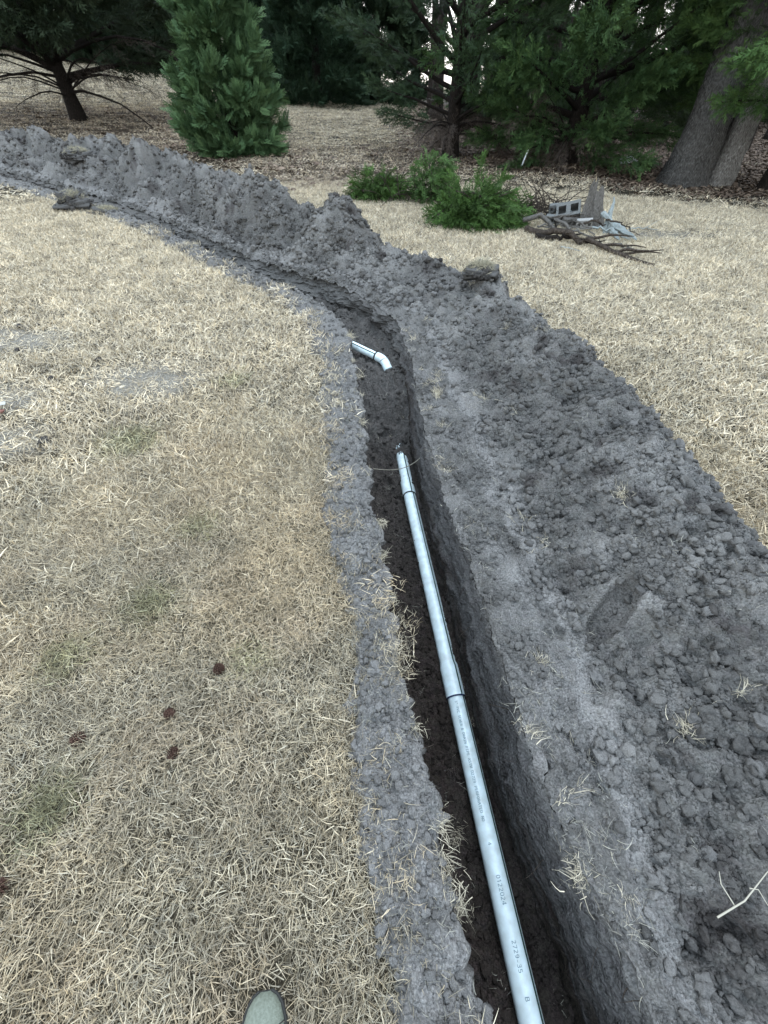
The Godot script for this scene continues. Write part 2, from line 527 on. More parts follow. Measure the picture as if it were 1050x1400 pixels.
# ==================================================================== trench and spoil heap
func build_soil() -> void:
	var rows := []
	var s := 0.55
	var length := lip.get_baked_length() - 0.1
	while s < length:
		rows.append(s)
		var z := lip.sample_baked(s, true).z
		s += 0.0095 if z > -1.6 else 0.014 if z > -3.2 else 0.024 if z > -7.0 else 0.045
	var counts := [40, 34, 36, 44, 44, 66, 34]
	var cols := 1
	sec = PackedInt32Array([0])
	for k in counts:
		cols += k
		sec.append(cols - 1)
	g_rows = rows.size()
	g_cols = cols
	g_pos.resize(g_rows * cols)
	g_nor.resize(g_rows * cols)
	g_col.resize(g_rows * cols)
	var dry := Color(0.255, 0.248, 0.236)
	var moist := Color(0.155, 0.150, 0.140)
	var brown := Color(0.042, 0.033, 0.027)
	for r in g_rows:
		s = rows[r]
		g_s.append(s)
		var p := par(s)
		var fr := frame_at(s)
		var o: Vector3 = fr[0]
		var side: Vector3 = fr[2]
		var far := smoothstep(5.75, 6.7, s)
		# the two lips wander and crumble
		var wl := 0.030 * n_mid.get_noise_2d(s * 1.3, 7.0) + 0.020 * n_fine.get_noise_2d(s * 0.8, 3.0)
		var wr := 0.022 * n_mid.get_noise_2d(s * 0.5, 27.0) + 0.010 * n_fine.get_noise_2d(s * 0.7, 13.0)
		var tl: float = rim_edge(s, p[0])
		var tr: float = p[1] + wr
		var depth: float = p[2]
		var ti: float = p[3] + 0.12 * n_mid.get_noise_2d(s * 0.6, 55.0)
		var tc: float = p[4] + 0.10 * n_mid.get_noise_2d(s * 0.5, 155.0)
		var hc: float = p[5] * (1.0 + 0.45 * n_mid.get_noise_2d(s * 0.30, 255.0) + far * 0.25 * n_mid.get_noise_2d(s * 0.35, 355.0))
		var to: float = heap_edge(s, p[6])
		var k := 0
		for q in cols:
			while k < 6 and q > sec[k + 1]:
				k += 1
			var f := float(q - sec[k]) / (sec[k + 1] - sec[k])
			var t := 0.0
			var y := 0.0
			var rough := 0.0     # clod relief
			var push_out := Vector3.UP
			var col := dry
			match k:
				0:
					t = lerpf(minf(tl, -0.06) - 0.10, wl, f)
					y = -0.035 + 0.070 * smoothstep(0.0, 0.5, f) - 0.02 * smoothstep(0.82, 1.0, f)
					rough = 0.85 * smoothstep(0.0, 0.3, f)
				1:
					t = wl + 0.012 * sin(f * PI) - 0.05 * smoothstep(0.05, 0.5, f) * (1.0 - far) + 0.03 * smoothstep(0.6, 1.0, f)
					y = lerpf(0.015, -depth, f)
					push_out = side
					rough = 0.8
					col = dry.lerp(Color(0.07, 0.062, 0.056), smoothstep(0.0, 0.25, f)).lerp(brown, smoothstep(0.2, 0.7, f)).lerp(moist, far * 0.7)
				2:
					t = lerpf(wl - 0.02, tr - 0.02, f)
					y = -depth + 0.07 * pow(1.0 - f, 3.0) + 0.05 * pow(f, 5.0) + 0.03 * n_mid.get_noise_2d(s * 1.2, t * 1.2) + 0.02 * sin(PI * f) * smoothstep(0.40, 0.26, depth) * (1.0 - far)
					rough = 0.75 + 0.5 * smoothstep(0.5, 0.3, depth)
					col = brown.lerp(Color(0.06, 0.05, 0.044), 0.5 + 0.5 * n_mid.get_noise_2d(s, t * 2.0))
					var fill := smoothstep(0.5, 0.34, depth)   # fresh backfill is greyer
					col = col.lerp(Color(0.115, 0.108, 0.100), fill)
				3:
					var ledge := 0.028 * smoothstep(0.30, 0.42, f + 0.25 * n_mid.get_noise_2d(s * 0.22, 71.0)) * smoothstep(-0.3, 0.2, n_mid.get_noise_2d(s * 0.3, 271.0)) + 0.015 * smoothstep(0.6, 0.75, f + 0.25 * n_mid.get_noise_2d(s * 0.25, 171.0))
					t = tr - 0.022 + ledge + 0.03 * pow(smoothstep(0.75, 1.0, f), 2.0) * (1.0 - far)
					y = lerpf(-depth + 0.05, 0.02, f)
					push_out = -side
					# bucket scrapes run along the wall
					t += 0.012 * n_mid.get_noise_2d(s * 0.25, y * 9.0) + 0.009 * n_fine.get_noise_2d(s * 0.06, y * 2.2)
					rough = 0.16 + 0.5 * smoothstep(0.75, 1.0, f) + 0.6 * maxf(0.0, n_mid.get_noise_2d(s * 1.0, y * 2.0))
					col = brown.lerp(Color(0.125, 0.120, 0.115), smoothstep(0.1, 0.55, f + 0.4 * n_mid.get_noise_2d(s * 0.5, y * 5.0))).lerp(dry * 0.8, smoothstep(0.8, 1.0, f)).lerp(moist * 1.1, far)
					var torn := smoothstep(4.5, 5.4, s)
					rough = lerpf(rough, 0.95, torn)
					col = col.lerp(moist * 0.9, torn * 0.5)
					t += torn * 0.05 * n_mid.get_noise_2d(s * 1.1, y * 2.5)
					t += far * 0.10 * (f - 0.6) + far * 0.05 * n_mid.get_noise_2d(s * 0.8, 61.0)
				4:
					t = lerpf(tr, ti, f)
					y = 0.02 + 0.03 * f + 0.034 * n_mid.get_noise_2d(s * 0.8, t * 0.8)
					rough = 0.55 + 0.45 * smoothstep(-0.1, 0.3, n_mid.get_noise_2d(s * 0.8 + 30.0, t * 0.8))
					col = dry.lerp(moist, clampf(0.60 + 0.9 * n_mid.get_noise_2d(s * 0.8, t + 9.0), 0.0, 1.0))
				5:
					t = lerpf(ti, tc, f)
					var e := f * f * (3.0 - 2.0 * f)
					y = lerpf(0.05, hc, lerpf(f, e, 0.55))
					rough = 1.0 * smoothstep(0.0, 0.12, f)
				6:
					t = lerpf(tc, to, f)
					y = lerpf(hc, -0.03, pow(f, 1.15)) + 0.04 * sin(f * PI)
					rough = 1.0 - 0.6 * smoothstep(0.8, 1.0, f)
			var x := o.x + side.x * t
			var z := o.z + side.z * t
			var heap := smoothstep(ti, ti + 0.18, t) * (1.0 - smoothstep(to - 0.12, to, t)) if k >= 5 else 0.0
			if k >= 5:
				var big := n_mid.get_noise_3d(x * 0.42, 3.0, z * 0.42)
				y += heap * hc * (0.30 + 0.40 * far) * big
				y += heap * 0.035 * n_mid.get_noise_2d(x * 1.3, z * 1.3)
				# lumps dumped by the bucket: x, z, radius, height
				for b in [[-0.40, -5.75, 0.62, 0.40], [-1.55, -6.6, 0.6, 0.22], [0.55, -4.75, 0.4, 0.07], [1.05, -3.95, 0.30, 0.10], [-4.6, -9.9, 0.9, 0.15], [1.25, -2.9, 0.35, 0.06]]:
					var dd := Vector2(x - b[0], z - b[1]).length() / float(b[2])
					if dd < 1.0:
						y += b[3] * (1.0 - dd) * smoothstep(0.0, 0.3, 1.0 - dd) * (1.0 - smoothstep(to - 0.1, to, t))
				col = moist.lerp(Color(0.235, 0.228, 0.214), smoothstep(-0.15, 0.45, big + 0.5 * n_mid.get_noise_2d(x * 0.9 + 50.0, z * 0.9))).lerp(Color(0.070, 0.064, 0.060), smoothstep(0.15, 0.6, n_mid.get_noise_2d(x * 0.7 + 80.0, z * 0.7)))
				if k == 5:
					col = dry.lerp(col, smoothstep(0.0, 0.2, f))
				# a boot print pressed into the slope
				var fp := Vector2(x - 0.86, z + 0.80).rotated(-0.75)
				var ff := Vector2(fp.x / 0.055, fp.y / 0.15).length()
				if ff < 1.0:
					y -= 0.035 * smoothstep(1.0, 0.75, ff)
					rough *= smoothstep(0.6, 1.0, ff) + 0.1
					col = col.lerp(Color(0.10, 0.096, 0.09), 0.5)
			var pos := Vector3(x, land(x, z) + y, z)
			if k == 0 or k == 4:
				col *= 0.9 + 0.25 * n_mid.get_noise_2d(x * 2.0, z * 2.0)
			# clods: rounded lumps of two sizes, and crumbs
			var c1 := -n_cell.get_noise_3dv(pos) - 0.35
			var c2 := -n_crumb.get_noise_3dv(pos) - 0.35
			var lumps := 0.5 + 0.5 * n_mid.get_noise_3d(pos.x * 1.7, pos.y + 60.0, pos.z * 1.7)
			var relief := rough * (0.040 * c1 * (0.35 + lumps) + 0.012 * c2 + 0.018 * n_fine.get_noise_3dv(pos) + 0.060 * n_mid.get_noise_3d(pos.x * 2.5, pos.y * 2.5, pos.z * 2.5))
			if k == 0 or k == 4:
				push_out = Vector3.UP
			pos += push_out * relief
			g_pos[r * cols + q] = pos
			col.a = 1.0
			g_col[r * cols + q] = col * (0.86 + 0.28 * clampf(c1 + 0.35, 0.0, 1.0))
	grid_normals(g_pos, g_nor, cols, g_rows)
	for i in g_nor.size():
		g_nor[i] = -g_nor[i]
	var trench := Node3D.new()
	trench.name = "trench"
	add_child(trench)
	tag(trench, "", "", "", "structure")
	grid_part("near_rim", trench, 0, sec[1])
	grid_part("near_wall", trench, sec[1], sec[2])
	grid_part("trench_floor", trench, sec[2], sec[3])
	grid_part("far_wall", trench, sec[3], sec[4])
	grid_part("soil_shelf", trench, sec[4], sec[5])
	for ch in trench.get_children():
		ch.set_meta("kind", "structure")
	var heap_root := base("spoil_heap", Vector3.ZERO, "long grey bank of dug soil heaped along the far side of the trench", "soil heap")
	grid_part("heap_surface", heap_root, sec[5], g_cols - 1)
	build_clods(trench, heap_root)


func grid_part(called: String, root: Node, q0: int, q1: int) -> void:
	var w := q1 - q0 + 1
	var v := PackedVector3Array()
	var n := PackedVector3Array()
	var c := PackedColorArray()
	var idx := PackedInt32Array()
	for r in g_rows:
		var a := r * g_cols + q0
		v.append_array(g_pos.slice(a, a + w))
		n.append_array(g_nor.slice(a, a + w))
		c.append_array(g_col.slice(a, a + w))
	for r in g_rows - 1:
		for q in w - 1:
			var a := r * w + q
			idx.append_array([a, a + w, a + 1, a + 1, a + w, a + w + 1])
	put(called, amesh(v, idx, c, n), M.soil, root)


func clod_mesh(seed_no: int, flat := 0.75, ring := 7, soft := true) -> ArrayMesh:
	var s := Shape.new()
	var nz := FastNoiseLite.new()
	nz.seed = seed_no
	nz.frequency = 0.9
	nz.fractal_octaves = 3
	var pts := []
	for j in ring:
		var row := []
		var ph := PI * j / (ring - 1)
		for i in 11:
			var th := TAU * i / 11.0
			var d := Vector3(sin(ph) * cos(th), cos(ph), sin(ph) * sin(th))
			var rr := 1.0 + 0.8 * nz.get_noise_3dv(d * 1.2) + 0.5 * nz.get_noise_3dv(d * 3.6)
			row.append(Vector3(d.x, d.y * flat, d.z) * rr)
		pts.append(row)
	for j in ring - 1:
		for i in 11:
			var a: Vector3 = pts[j][i]
			var b: Vector3 = pts[j][(i + 1) % 11]
			var c: Vector3 = pts[j + 1][(i + 1) % 11]
			var d: Vector3 = pts[j + 1][i]
			if j == 0:
				s.tri(a, c, d, a + c + d)
			elif j == ring - 2:
				s.tri(a, b, c, a + b + c)
			else:
				s.quad(a, b, c, d, a + b + c + d)
	return rounded(s) if soft else shape_mesh(s, false)


# the same triangles with shared corners and soft normals
func rounded(s: Shape) -> ArrayMesh:
	var st := SurfaceTool.new()
	st.begin(Mesh.PRIMITIVE_TRIANGLES)
	st.set_smooth_group(0)
	for k in s.i:
		st.add_vertex(s.v[k])
	st.index()
	st.generate_normals()
	return st.commit()


func build_clods(trench: Node3D, heap_root: Node3D) -> void:
	var kinds := []
	for k in 6:
		kinds.append(clod_mesh(70 + k, rnd(0.6, 0.9), 10 if k < 3 else 7, true))
	var tb := []
	var hb := []
	for k in 6:
		tb.append(PackedFloat32Array())
		hb.append(PackedFloat32Array())
	# section: share of clods, smallest and largest radius
	var jobs := [[0, 30000, 0.0022, 0.017], [2, 26000, 0.0024, 0.016], [3, 2500, 0.002, 0.006], [4, 40000, 0.0020, 0.015], [5, 150000, 0.0024, 0.022], [6, 30000, 0.0026, 0.024]]
	var singles := []
	for jb in jobs:
		var k: int = jb[0]
		for i in jb[1]:
			# rows are dense near the camera, so that clods there are as well
			var r := rng.randi_range(1, g_rows - 2)
			var q := rng.randi_range(sec[k] + 1, sec[k + 1] - 1)
			var id := r * g_cols + q
			var p := g_pos[id]
			if k == 0 and float(q - sec[0]) / (sec[1] - sec[0]) < 0.2 and rng.randf() < 0.6:
				continue
			if k >= 4:
				var patch := n_mid.get_noise_2d(p.x * 0.9 + 17.0, p.z * 0.9)
				if rng.randf() > 0.62 + patch * 1.3 and k == 5:
					continue
				if k == 4 and rng.randf() > 0.45 + patch * 1.5:
					continue
				if Vector2(p.x - 0.86, p.z + 0.80).length() < 0.13 and rng.randf() < 0.85:
					continue
			var u := rng.randf()
			var rad: float = jb[2] + (jb[3] - jb[2]) * pow(u, 16.0)
			if p.z < -4.0:
				rad *= 1.5
			var shade := rnd(0.78, 1.18)
			var c := g_col[id] * shade
			var b := Basis(rdir(), rnd(0, TAU)).scaled_local(Vector3(rad * rnd(0.8, 1.25), rad * rnd(0.75, 1.05), rad * rnd(0.8, 1.25)))
			var at := p + g_nor[id] * rad * rnd(0.0, 0.5)
			var m := rng.randi_range(0, 5)
			if rad > 0.0115 and k >= 5 and p.z > -4.5:
				singles.append([rad, m, b, at, c])
			elif k >= 5:
				push(hb[m], b, at, c)
			else:
				push(tb[m], b, at, c)
	singles.sort_custom(func(a, b): return a[0] > b[0])
	var tones := []
	for k in 5:
		var v := 0.115 + 0.016 * k
		tones.append(mat("clod_tone_%d" % k, Color(v, v * 0.975, v * 0.93), 0.95))
		grain(tones[k], M.soil.albedo_texture, M.soil.heightmap_texture, Vector3(9, 9, 9), 0.3)
	for i in singles.size():
		var a: Array = singles[i]
		if i < 290:
			var o := put("clod", kinds[a[1]], tones[rng.randi_range(0, 4)], heap_root)
			o.transform = Transform3D(a[2], a[3])
		else:
			push(hb[a[1]], a[2], a[3], a[4])
	for k in 6:
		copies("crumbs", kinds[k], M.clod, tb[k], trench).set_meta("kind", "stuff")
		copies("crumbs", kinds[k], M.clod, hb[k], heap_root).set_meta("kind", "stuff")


# ==================================================================== grass and litter
func tuft_mesh(blades: int, radius: float, len0: float, len1: float, upright: float, width: float, segs := 3) -> ArrayMesh:
	var v := PackedVector3Array()
	var c := PackedColorArray()
	var idx := PackedInt32Array()
	for k in blades:
		var a := rnd(0, TAU)
		var p := Vector3(cos(a), 0, sin(a)) * radius * sqrt(rng.randf())
		p.y = rnd(-0.004, 0.012)
		var az := rnd(0, TAU)
		var el := rnd(0.05, upright)
		var dir := Vector3(cos(az) * cos(el), sin(el), sin(az) * cos(el))
		var l := rnd(len0, len1)
		var bend := Vector3(rng.randfn(), rng.randfn() * 0.4 - 0.5, rng.randfn()) * 0.42
		var w := width * rnd(0.6, 1.3)
		var tone := rnd(0.36, 1.3)
		var warm := rnd(-0.06, 0.06)
		var col := Color(tone * (1.0 + warm), tone, tone * (1.0 - warm * 1.6))
		var side := dir.cross(Vector3(rng.randfn(), rng.randfn(), rng.randfn())).normalized()
		for j in segs + 1:
			var f := float(j) / segs
			var ww := w * (1.0 - f * f * 0.85)
			v.append_array([p - side * ww * 0.5, p + side * ww * 0.5])
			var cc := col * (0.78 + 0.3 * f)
			cc.a = 1.0
			c.append_array([cc, cc])
			if j < segs:
				var b := v.size() - 2
				idx.append_array([b, b + 1, b + 2, b + 1, b + 3, b + 2])
			dir = (dir + bend * (1.0 / segs) * 1.2).normalized()
			p += dir * l / segs
			p.y = maxf(p.y, 0.002)
	return amesh(v, idx, c)


func straw(x: float, z: float) -> Color:
	var a := n_low.get_noise_2d(x * 1.6 + 5.0, z * 1.6)
	var b := n_mid.get_noise_2d(x * 0.6, z * 0.6 + 30.0)
	var c := Color(0.62, 0.515, 0.35).lerp(Color(0.53, 0.465, 0.34), clampf(0.5 + a * 1.3, 0, 1))
	c = c.lerp(Color(0.50, 0.395, 0.27), clampf(b * 0.9, 0, 0.5))
	# the far lawn, mown and bleached, is paler than the trampled grass underfoot
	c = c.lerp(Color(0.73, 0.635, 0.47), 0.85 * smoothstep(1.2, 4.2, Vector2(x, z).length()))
	var green := 0.0
	for g in [[-0.97, -0.90, 0.10], [-1.19, -0.67, 0.09], [-0.99, -0.22, 0.09], [-0.49, -0.66, 0.06], [-0.9, -1.33, 0.07], [-1.08, -2.73, 0.08], [-1.5, -2.0, 0.14]]:
		green = maxf(green, 1.0 - Vector2(x - g[0], z - g[1]).length() / (float(g[2]) * 1.3))
	return c.lerp(Color(0.19, 0.23, 0.07), clampf(green * 0.9, 0, 0.45))


func build_grass() -> void:
	var near := []
	for k in 6:
		near.append(tuft_mesh(84, 0.072, 0.016, 0.052, 1.2, 0.00175))
	var mid := []
	for k in 4:
		mid.append(tuft_mesh(52, 0.10, 0.026, 0.065, 1.25, 0.0042, 3))
	var far := []
	for k in 3:
		far.append(tuft_mesh(40, 0.26, 0.04, 0.09, 0.95, 0.011, 2))
	# name, meshes, x0, x1, z0, z1, step, nearest and farthest distance
	var jobs := [["grass", near, -3.6, 3.6, -4.4, 0.9, 0.042, 0.0, 3.0], ["grass", mid, -9.0, 9.0, -11.0, 1.0, 0.068, 1.1, 10.8], ["grass", far, -34.0, 20.0, -44.0, 1.0, 0.21, 10.0, 46.0]]
	for jb in jobs:
		var bufs := []
		for m in jb[1]:
			bufs.append(PackedFloat32Array())
		var step: float = jb[6]
		var z: float = jb[4]
		while z < jb[5]:
			var x: float = jb[2]
			while x < jb[3]:
				var px := x + rnd(-0.6, 0.6) * step
				var pz := z + rnd(-0.6, 0.6) * step
				x += step
				var d := Vector2(px, pz).length()
				if d < jb[7] or d > jb[8]:
					continue
				if rng.randf() > smoothstep(0.0, 0.5, (d - jb[7]) / 2.6 + (1.0 if jb[7] == 0.0 else 0.0)) * smoothstep(0.0, 1.2, jb[8] - d):
					continue
				# outside the widest view there is nothing to see
				if absf(px) > 2.2 + 1.35 * (1.2 - pz):
					continue
				var inside := in_soil(px, pz)
				if inside > 0.13 or (inside > -0.04 and rng.randf() < 0.2 + 4.6 * (inside + 0.04)):
					continue
				var w := wooded(px, pz)
				if rng.randf() < w * 0.97:
					continue
				if rng.randf() < sandy(px, pz) * 0.62:
					continue
				var lit := shade_litter(px, pz)
				if rng.randf() < lit * 0.5:
					continue
				var dens := 0.5 + n_mid.get_noise_2d(px * 1.4 + 9.0, pz * 1.4)
				if rng.randf() > 0.86 + dens * 0.5:
					continue
				if Vector2((px + 0.28) / 0.07, (pz - 0.28) / 0.2).length() < 1.0:
					continue
				var sc := rnd(0.75, 1.2)
				var hgt := sc * rnd(0.75, 1.15) * (1.0 - 0.35 * sandy(px, pz))
				var b := Basis(Vector3.UP, rnd(0, TAU)).scaled_local(Vector3(sc, hgt, sc))
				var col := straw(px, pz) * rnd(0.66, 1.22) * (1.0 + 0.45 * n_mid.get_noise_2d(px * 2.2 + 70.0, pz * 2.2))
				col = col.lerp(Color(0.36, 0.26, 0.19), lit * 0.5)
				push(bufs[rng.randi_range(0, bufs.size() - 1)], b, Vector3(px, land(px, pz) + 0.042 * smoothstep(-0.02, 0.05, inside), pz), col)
			z += step
		for k in bufs.size():
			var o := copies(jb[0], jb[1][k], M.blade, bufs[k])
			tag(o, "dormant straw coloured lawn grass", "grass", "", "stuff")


func leaf_mesh() -> ArrayMesh:
	var v := PackedVector3Array()
	var c := PackedColorArray()
	var idx := PackedInt32Array()
	for k in 9:
		var o := Vector3(rnd(-0.16, 0.16), rnd(0.0, 0.025), rnd(-0.16, 0.16))
		var b := Basis(Vector3.UP, rnd(0, TAU)) * Basis(Vector3.RIGHT, rnd(-0.6, 0.6)) * Basis(Vector3.BACK, rnd(-0.5, 0.5))
		var l := rnd(0.03, 0.055)
		var w := l * rnd(0.35, 0.6)
		var t := rnd(0.6, 1.4)
		var n := v.size()
		for q in [Vector3(-l, 0, 0), Vector3(-l * 0.3, 0.3 * w, w), Vector3(-l * 0.3, 0.3 * w, -w), Vector3(l * 0.4, 0.35 * w, w * 0.8), Vector3(l * 0.4, 0.35 * w, -w * 0.8), Vector3(l, 0.2 * w, 0)]:
			v.append(o + b * q)
			c.append(Color(t, t, t))
		idx.append_array([n, n + 1, n + 2, n + 1, n + 3, n + 2, n + 2, n + 3, n + 4, n + 3, n + 5, n + 4])
	return amesh(v, idx, c)


func build_litter() -> void:
	var ms := [leaf_mesh(), leaf_mesh(), leaf_mesh()]
	var bufs := [PackedFloat32Array(), PackedFloat32Array(), PackedFloat32Array()]
	for i in 60000:
		var px := rnd(-20.0, 26.0)
		var pz := rnd(-34.0, -5.0)
		var w := maxf(wooded(px, pz), shade_litter(px, pz) * 0.16)
		if rng.randf() > w or in_soil(px, pz) > -0.1:
			continue
		var tone := Color(0.125, 0.088, 0.065).lerp(Color(0.23, 0.175, 0.13), rng.randf()) * rnd(0.6, 1.2)
		var b := Basis(Vector3.UP, rnd(0, TAU)).scaled_local(Vector3.ONE * rnd(0.8, 1.4))
		push(bufs[i % 3], b, Vector3(px, land(px, pz) + 0.005, pz), tone)
	for k in 3:
		tag(copies("fallen_leaves", ms[k], M.blade, bufs[k]), "brown fallen leaves and needles under the trees", "leaf litter", "", "stuff")


# ==================================================================== trees
var spray_fan: ArrayMesh
var spray_loose: ArrayMesh
var spray_bare: ArrayMesh
var needle_tuft: ArrayMesh


func leaf_strip(v: PackedVector3Array, c: PackedColorArray, idx: PackedInt32Array, a: Vector3, b: Vector3, w: float, up: Vector3, tone: float) -> void:
	var s := (b - a).cross(up).normalized() * w
	var m := a.lerp(b, 0.45)
	var k := v.size()
	v.append_array([a, m + s, m - s, b])
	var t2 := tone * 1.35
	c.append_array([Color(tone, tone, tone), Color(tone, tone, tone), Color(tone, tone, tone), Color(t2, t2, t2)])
	idx.append_array([k, k + 1, k + 2, k + 1, k + 3, k + 2])


func spray(len_total: float, pairs: int, side_len: float, width: float, ang: float, sub: int, wild: float) -> ArrayMesh:
	var v := PackedVector3Array()
	var c := PackedColorArray()
	var idx := PackedInt32Array()
	leaf_strip(v, c, idx, Vector3.ZERO, Vector3(len_total, 0.02, 0), width * 0.7, Vector3.UP, 0.7)
	for k in pairs:
		var f := 0.1 + 0.9 * k / pairs
		var at := Vector3(len_total * f, 0.02 * f, 0)
		var l := side_len * (1.0 - 0.65 * f) * (0.65 + 0.5 * f if f < 0.3 else 1.0)
		for sg in [-1.0, 1.0]:
			var d := Vector3(cos(ang), rnd(-0.3, 0.3) * wild, sg * sin(ang)).normalized()
			d = (d + Vector3(rng.randfn(), rng.randfn(), rng.randfn()) * 0.18 * wild).normalized()
			var tone := rnd(0.7, 1.15)
			var tip: Vector3 = at + d * l * rnd(0.8, 1.15)
			leaf_strip(v, c, idx, at, tip, width, Vector3.UP, tone)
			for j in sub:
				var g := (j + 1.0) / (sub + 1.0)
				var d2 := (d + Vector3(0.5, rnd(-0.4, 0.4) * wild, rnd(-0.9, 0.9))).normalized()
				leaf_strip(v, c, idx, at.lerp(tip, g), at.lerp(tip, g) + d2 * l * 0.5, width * 0.8, Vector3.UP, tone * rnd(0.85, 1.2))
	return amesh(v, idx, c)


func build_sprays() -> void:
	spray_fan = spray(0.30, 8, 0.15, 0.010, 0.75, 2, 0.6)
	spray_loose = spray(0.30, 7, 0.13, 0.008, 0.6, 2, 1.6)
	spray_bare = spray(0.32, 4, 0.12, 0.0025, 0.7, 1, 1.4)
	needle_tuft = spray(0.25, 8, 0.16, 0.004, 0.6, 1, 3.0)


func conifer(called: String, at: Vector3, label: String, category: String, group: String, P: Dictionary) -> Node3D:
	var root := base(called, at, label, category, group)
	var h: float = P.h
	var tr: float = P.trunk
	var lean: Vector3 = P.get("lean", Vector3.ZERO)
	var ts := Shape.new()
	var path := []
	var rad := []
	var turn := rnd(0, 50)
	for k in 13:
		var f := k / 12.0
		path.append(Vector3(0, -0.1 + h * f, 0) + lean * f * h + Vector3(n_low.get_noise_2d(f * h * 0.6, turn), 0, n_low.get_noise_2d(f * h * 0.6, turn + 9.0)) * 0.25 * f)
		rad.append(tr * ((1.0 - f) * 0.95 + 0.05) * (1.0 + 0.5 * exp(-f * h * 3.5)))
	ts.tube(path, rad, 12, true, n_mid, 0.22)
	put("trunk", shape_mesh(ts), M[P.get("bark", "bark_dark")], root)
	var buf := PackedFloat32Array()
	var nb: int = P.branches
	var show: bool = P.get("limbs", true)
	var col: Color = P.col
	for i in nb:
		var fy := (i + rng.randf()) / nb
		var y := lerpf(P.y0, h * 0.97, pow(fy, P.get("crowd", 0.9)))
		var hf := y / h
		var prof: float = P.prof.call(fy)
		var l: float = P.r * prof * rnd(0.72, 1.12)
		if l < 0.15:
			l = 0.15
		var az := i * 2.399 + rnd(-0.5, 0.5)
		var e0 := lerpf(P.e0, P.e1, fy) + rnd(-0.15, 0.15)
		var o: Vector3 = (path[int(hf * 12)] as Vector3).lerp(path[mini(int(hf * 12) + 1, 12)], hf * 12 - int(hf * 12))
		o.y = minf(o.y, y)
		var dir := Vector3(cos(az) * cos(e0), sin(e0), sin(az) * cos(e0))
		var bend: float = P.get("bend", 0.3) + rnd(-0.15, 0.15)
		var pts := [o]
		var rr := [maxf(0.012, l * 0.020)]
		for k in 6:
			dir = (dir + Vector3(0, bend / 6.0, 0) + rdir() * 0.10).normalized()
			pts.append(pts[-1] + dir * l / 6.0)
			rr.append(maxf(0.005, l * 0.020 * (1.0 - (k + 1) / 6.5)))
		if show and i % int(P.get("every", 1)) == 0:
			var bs := Shape.new()
			bs.tube(pts, rr, 5, false)
			put("branch", shape_mesh(bs), M[P.get("limb_bark", P.get("bark", "bark_dark"))], root)
		var ns := int(P.sprays * (0.35 + 0.65 * l / P.r))
		var clump := rnd(0.75, 1.25)
		for k in ns:
			var u: float = P.get("bare", 0.15) + (1.0 - P.get("bare", 0.15)) * pow(rng.randf(), 0.7)
			var fu := minf(u * 6.0, 5.999)
			var a: Vector3 = pts[int(fu)]
			var b: Vector3 = pts[int(fu) + 1]
			var out := (b - a).normalized()
			var off: Vector3 = rdir() * l * P.get("spread", 0.16) * (1.15 - u * 0.75) * sqrt(rng.randf())
			off.y *= 0.55
			var pos: Vector3 = a.lerp(b, fu - int(fu)) + off
			var d: Vector3 = (out + rdir() * P.get("wild", 0.55) + off.normalized() * 0.5 + Vector3(0, P.get("hang", 0.2), 0)).normalized()
			var nrm: Vector3 = d.cross(rdir())
			nrm = (nrm + Vector3(0, 0.4, 0)).normalized()
			var zz: Vector3 = d.cross(nrm).normalized()
			nrm = zz.cross(d)
			var sc: float = P.get("size", 1.0) * rnd(0.7, 1.25)
			var cc := col * clump * rnd(0.75, 1.25)
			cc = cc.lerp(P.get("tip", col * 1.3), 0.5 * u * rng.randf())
			push(buf, Basis(d * sc, nrm * sc, zz * sc), pos, cc)
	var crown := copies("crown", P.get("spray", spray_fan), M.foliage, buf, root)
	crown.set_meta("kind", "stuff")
	# dead lower limbs, each its own branch with hanging bare twigs
	var tw := PackedFloat32Array()
	for i in int(P.get("dead", 0)):
		var az := i * 2.1 + rnd(-0.4, 0.4)
		var y := lerpf(P.get("dead_y0", 0.5), P.y0 * 1.25, rng.randf())
		var l: float = P.r * rnd(0.3, 0.9) * P.get("dead_len", 1.0)
		var e := rnd(0.25, 0.75)
		var dir := Vector3(cos(az) * cos(e), sin(e), sin(az) * cos(e))
		var pts := [Vector3(0, y, 0) + lean * y]
		var rr := [0.010 + l * 0.0085 * rnd(0.6, 1.2)]
		for k in 7:
			dir = (dir + Vector3(0, -0.13, 0) + rdir() * 0.12).normalized()
			pts.append(pts[-1] + dir * l / 7.0)
			rr.append(rr[0] * (1.0 - (k + 1) / 7.6))
			for j in 5:
				var d := (dir + rdir() * 0.8 + Vector3(0, -0.7, 0)).normalized()
				var nn := d.cross(rdir()).normalized()
				var sc := rnd(0.7, 1.8)
				push(tw, Basis(d * sc, nn * sc, d.cross(nn) * sc), pts[-1], Color(0.10, 0.08, 0.066))
		var bs := Shape.new()
		bs.tube(pts, rr, 5, false)
		put("branch", shape_mesh(bs), M[P.get("limb_bark", P.get("bark", "bark_dark"))], root)
	if tw.size():
		copies("twigs", spray_bare, M.foliage, tw, root).set_meta("kind", "stuff")
	return root


const ORDINAL := ["first", "second", "third", "fourth", "fifth", "sixth", "seventh", "eighth", "ninth", "tenth", "eleventh", "twelfth", "thirteenth", "fourteenth", "fifteenth", "sixteenth", "seventeenth", "eighteenth", "nineteenth", "twentieth"]


